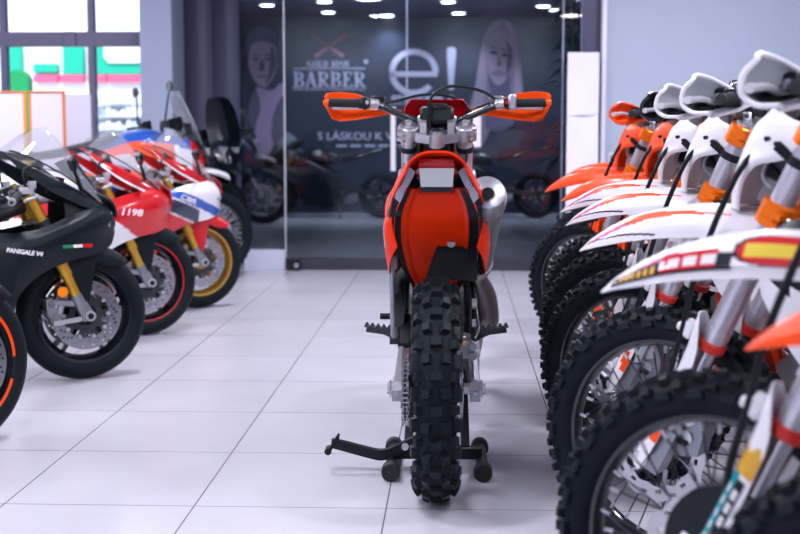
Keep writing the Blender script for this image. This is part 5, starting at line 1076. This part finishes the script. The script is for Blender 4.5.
b = MB(); b.prism([(-0.005, 0), (0.06, 0), (0.095, 0.53), (0.09, 0.58), (0.03, 0.60), (-0.03, 0.58), (-0.035, 0.53)], (-0.105, W0 - 0.008, 1.735), WE, WU, 0.006, 'lettering_bright'); b.prism(ell(-0.075, 1.615, 0.048, 0.048, 18), (0, W0 - 0.008, 0), WE, WU, 0.006, 'lettering_bright'); b.build('exclamation_mark', o)
b = MB(); text_mesh(b, 'escancelle', 0.165, (-0.915, W0 - 0.01, 1.585), WE, WU, 'lettering_bright', 0.006, 'LEFT', 0.004, 1.08); b.build('lettering', o)
b = MB(); b.box((-0.53, W0 - 0.008, 1.545), (0.86, 0.006, 0.012), 'lettering', None, 0); b.build('rule', o)
o = thing('slogan_sign', 'white slogan lettering low on dark far wall', 'sign', (0, 0, 0))
b = MB(); text_mesh(b, 'S LÁSKOU K VLA', 0.15, (-1.96, W0 - 0.01, 1.04), WE, WU, 'lettering_bright', 0.006, 'LEFT', 0.0012, 1.12); b.build('lettering', o)
b = MB()
for i in range(5): b.box((-1.62 + 0.2 * i, W0 - 0.008, 0.955), (0.15, 0.006, 0.028), 'lettering', None, 0)
b.build('small_lettering', o)
# corridor ceiling downlights
DL = [(-1.63, 16.2), (-0.95, 18.1), (-0.11, 16.3), (0.02, 17.8), (1.30, 17.4), (1.10, 16.9), (-2.4, 16.6), (-1.72, 17.6)]
for i, (x, y) in enumerate(DL):
    o = thing('downlight', 'round recessed ceiling lamp glowing in dark corridor ceiling', 'ceiling lamp', (x, y, 2.75), group='corridor ceiling downlights')
    b = MB(); b.rings((0, 0, -0.012), (0, 0, 1), [(0, 0.105), (0.006, 0.115), (0.014, 0.115)], 'frost_plastic', 24); b.build('trim_ring', o)
    b = MB(); b.rings((0, 0, -0.016), (0, 0, 1), [(0, 0.085), (0.005, 0.09)], 'lamp_glow', 24); b.build('lens', o)
# climbing plant by the right end of the glass
o = thing('potted_plant', 'tall dark green leafy plant behind right end of glass', 'plant', (1.10, 11.9, 0))
b = MB(); b.rings((0, 0, 0), (0, 0, 1), [(0, 0.13), (0.02, 0.14), (0.36, 0.18), (0.38, 0.18), (0.38, 0.16), (0.34, 0.15)], 'pot', 24); b.build('pot', o)
b = MB()
for k in range(4): b.tube([(0.03 * cos(k * 1.6), 0.03 * sin(k * 1.6), 0.33), (0.07 * cos(k * 1.7), 0.06 * sin(k), 1.2), (0.10 * cos(k * 2.1), 0.08 * sin(k * 2), 2.3)], 0.012, 'leaf', 6, 4)
b.build('stem', o)
b = MB()
for k in range(150):
    z = random.uniform(0.9, 2.65); a = random.uniform(0, 2 * PI); r = random.uniform(0.03, 0.2); L = random.uniform(0.12, 0.24); el = random.uniform(-0.7, 0.5)
    p = Vector((r * cos(a) * 0.8, r * sin(a), z)); d = Vector((cos(a) * cos(el), sin(a) * cos(el), sin(el))); s = d.cross(Vector((0, 0, 1))).normalized(); w = L * 0.2
    b.sheet([[p - s * 0.003, p, p + s * 0.003], [p + d * L * 0.4 - s * w, p + d * L * 0.4 + Vector((0, 0, 0.012)), p + d * L * 0.4 + s * w], [p + d * L - s * 0.003 - Vector((0, 0, 0.04)), p + d * L - Vector((0, 0, 0.035)), p + d * L + s * 0.003 - Vector((0, 0, 0.04))]], random.choice(['leaf', 'leaf', 'leaf_pale']), 2, 1, 0.001)
f = b.build('foliage', o); f['kind'] = 'stuff'
# ------------------------------------------------------------------ right row of off-road bikes and the single bike
HR = rad(143)
def place(P, h):                                     # front axle position -> root location
    return (P[0] - cos(h) * 0.74, P[1] - sin(h) * 0.74, 0)
LEAN = rad(-3.5)
hs = rad(90.84)
solo = dirtbike(SOLO, 'enduro_motorcycle', 'orange off-road motorcycle seen from behind alone on black stand', (-0.0585 + cos(hs) * 0.74, 3.92 + sin(hs) * 0.74, 0.0), hs)
tuned = dirtbike(TUNED, 'enduro_motorcycle', 'white off-road motorcycle with red sticker fender and black disc guard', place((0.504, 2.36), HR), HR, LEAN)
w1 = dirtbike(WHITE, 'enduro_motorcycle', 'first white off-road motorcycle behind the red stickered one', place((0.545, 3.23), HR), HR, LEAN, 'white motorcycles in the right row')
for (P, lab) in (((0.588, 4.16), 'second white off-road motorcycle behind the red stickered one'), ((0.628, 4.88), 'rearmost white off-road motorcycle, just in front of black handguard one')):
    c = copy_tree(w1); c.location = place(P, HR); c['label'] = lab
org = dirtbike(ORANGE, 'enduro_motorcycle', 'orange off-road motorcycle nearest camera, only wheel and fender tip showing', place((0.616, 1.677), rad(135)), rad(135), LEAN, 'orange motorcycles in the right row')
BLK = MATS['black_gloss']
for (P, lab, blk) in (((0.695, 5.70), 'orange off-road motorcycle with black handguard behind last white one', True), ((0.685, 6.63), 'orange off-road motorcycle just behind black handguard one', False), ((0.84, 7.8), 'orange off-road motorcycle at far end of right row', False)):
    c = copy_tree(org); c.rotation_euler = (LEAN, 0, HR); c.location = place(P, HR); c['label'] = lab
    if blk:
        for ch in c.children_recursive:
            if ch.name.startswith(('handguard', 'rim_edge')):
                src = [q for q in w1.children_recursive if q.name.startswith('handguard' if ch.name.startswith('handguard') else 'rim_edge')][0 if ch.data.vertices[0].co.y > 0 else 1]
                ch.data = src.data.copy()
                for i in range(len(ch.data.materials)): ch.data.materials[i] = BLK
# paddock stand
o = thing('motorcycle_stand', 'black lift stand with foot lever under single orange motorcycle', 'stand', (-0.066, 4.30, 0), rad(0.8))
for x in (-0.145, 0.155):
    b = MB(); b.cyl((x, -0.17, 0.032), (x, 0.17, 0.032), 0.02, 'black_plastic', n=16); b.build('side_tube', o)
    for y in (-0.17, 0.17): b = MB(); b.rings((x, y - 0.025, 0.031), (0, 1, 0), [(0, 0.026), (0.004, 0.03), (0.046, 0.03), (0.05, 0.026)], 'grip_rubber', 20); b.build('rubber_foot', o)
b = MB(); b.box((0.005, -0.03, 0.06), (0.30, 0.04, 0.04), 'black_plastic', None, 0.004); b.build('crossbar', o)
b = MB()
for x in (-0.09, 0.10): b.beam((x, -0.03, 0.07), (x, 0.33, 0.205), 0.03, 0.03, 'black_plastic')
b.box((0.005, 0.36, 0.212), (0.26, 0.13, 0.014), 'grip_rubber', None, 0.004); b.build('lifting_arm', o)
b = MB(); lv = [(-0.02, 0.14), (-0.07, 0.125), (-0.13, 0.095), (-0.17, 0.083), (-0.22, 0.092), (-0.30, 0.112), (-0.335, 0.118)]
up = catmull([(x, 0, z + 0.012) for x, z in lv], 4); dn = catmull([(x, 0, z - 0.016 - 0.006 * sin(PI * i / 6)) for i, (x, z) in enumerate(lv)], 4)
b.prism([(p.x, p.z) for p in up] + [(p.x, p.z) for p in reversed(dn)], (-0.01, -0.06, -0.02), (1, 0, 0), (0, 0, 1), 0.03, 'black_plastic'); 
b.cyl((-0.10, -0.085, 0.09), (-0.10, -0.03, 0.09), 0.012, 'bright_alloy', n=12); lev = b.build('foot_lever', o)
b = MB(); b.beam((-0.322, -0.06, 0.122), (-0.352, -0.06, 0.075), 0.05, 0.010, 'black_plastic'); b.cyl((-0.356, -0.085, 0.072), (-0.356, -0.035, 0.072), 0.012, 'black_plastic', n=12); b.build('pedal', lev)
# ------------------------------------------------------------------ light and camera
w = bpy.data.worlds.new('World'); SC.world = w; w.use_nodes = True
w.node_tree.nodes['Background'].inputs[0].default_value = (0.82, 0.90, 1.0, 1); w.node_tree.nodes['Background'].inputs[1].default_value = 2.4
def lamp(name, kind, loc, rot, energy, color, **kw):
    l = bpy.data.lights.new(name, kind); l.energy = energy; l.color = color
    for k, v in kw.items(): setattr(l, k, v)
    o = bpy.data.objects.new(name, l); COL.objects.link(o); o.location = loc; o.rotation_euler = rot; return o
for x in (-4.0, -1.2, 1.8):
    for y in (0.6, 3.2, 5.8, 8.6):
        lamp('ceiling_lamp', 'AREA', (x, y, 2.97), (0, 0, 0), 40 if y < 1 else 56, (0.93, 0.90, 1.0), shape='DISK', size=0.36)
for x in (-6.0, 3.6): lamp('rear_fill', 'AREA', (x, -2.4, 2.97), (0, 0, 0), 120, (0.93, 0.90, 1.0), shape='SQUARE', size=1.6)  # soft fill added behind the camera to brighten the single bike's rear
lamp('daylight', 'SUN', (-8, 8, 10), (rad(38), 0, rad(-8)), 5.0, (1, 0.98, 0.95), angle=0.05)
for x, y in DL: lamp('corridor_lamp', 'SPOT', (x, y, 2.70), (rad(25), 0, 0), 50, (0.75, 0.80, 1.0), spot_size=rad(95), spot_blend=0.8, shadow_soft_size=0.08)
for x in (-1.9, 0.5): lamp('poster_fill', 'AREA', (x, 15.6, 2.72), (rad(72), 0, 0), 27, (0.72, 0.80, 1.0), shape='RECTANGLE', size=1.9, size_y=1.3)  # fill added without a fixture so the far wall posters show up
cam = bpy.data.cameras.new('Camera'); co = bpy.data.objects.new('Camera', cam); COL.objects.link(co)
co.location = (0, 0, 1.12); co.rotation_euler = (rad(90 - 5.84), 0, rad(2.47)); cam.sensor_width = 36; cam.lens = 58.5
cam.dof.use_dof = True; cam.dof.focus_distance = 4.3; cam.dof.aperture_fstop = 3.4; cam.clip_end = 200
SC.camera = co
SC.view_settings.view_transform = 'Standard'; SC.view_settings.look = 'None'; SC.view_settings.gamma = 1; SC.view_settings.exposure = 0.0; SC.view_settings.use_curve_mapping = False
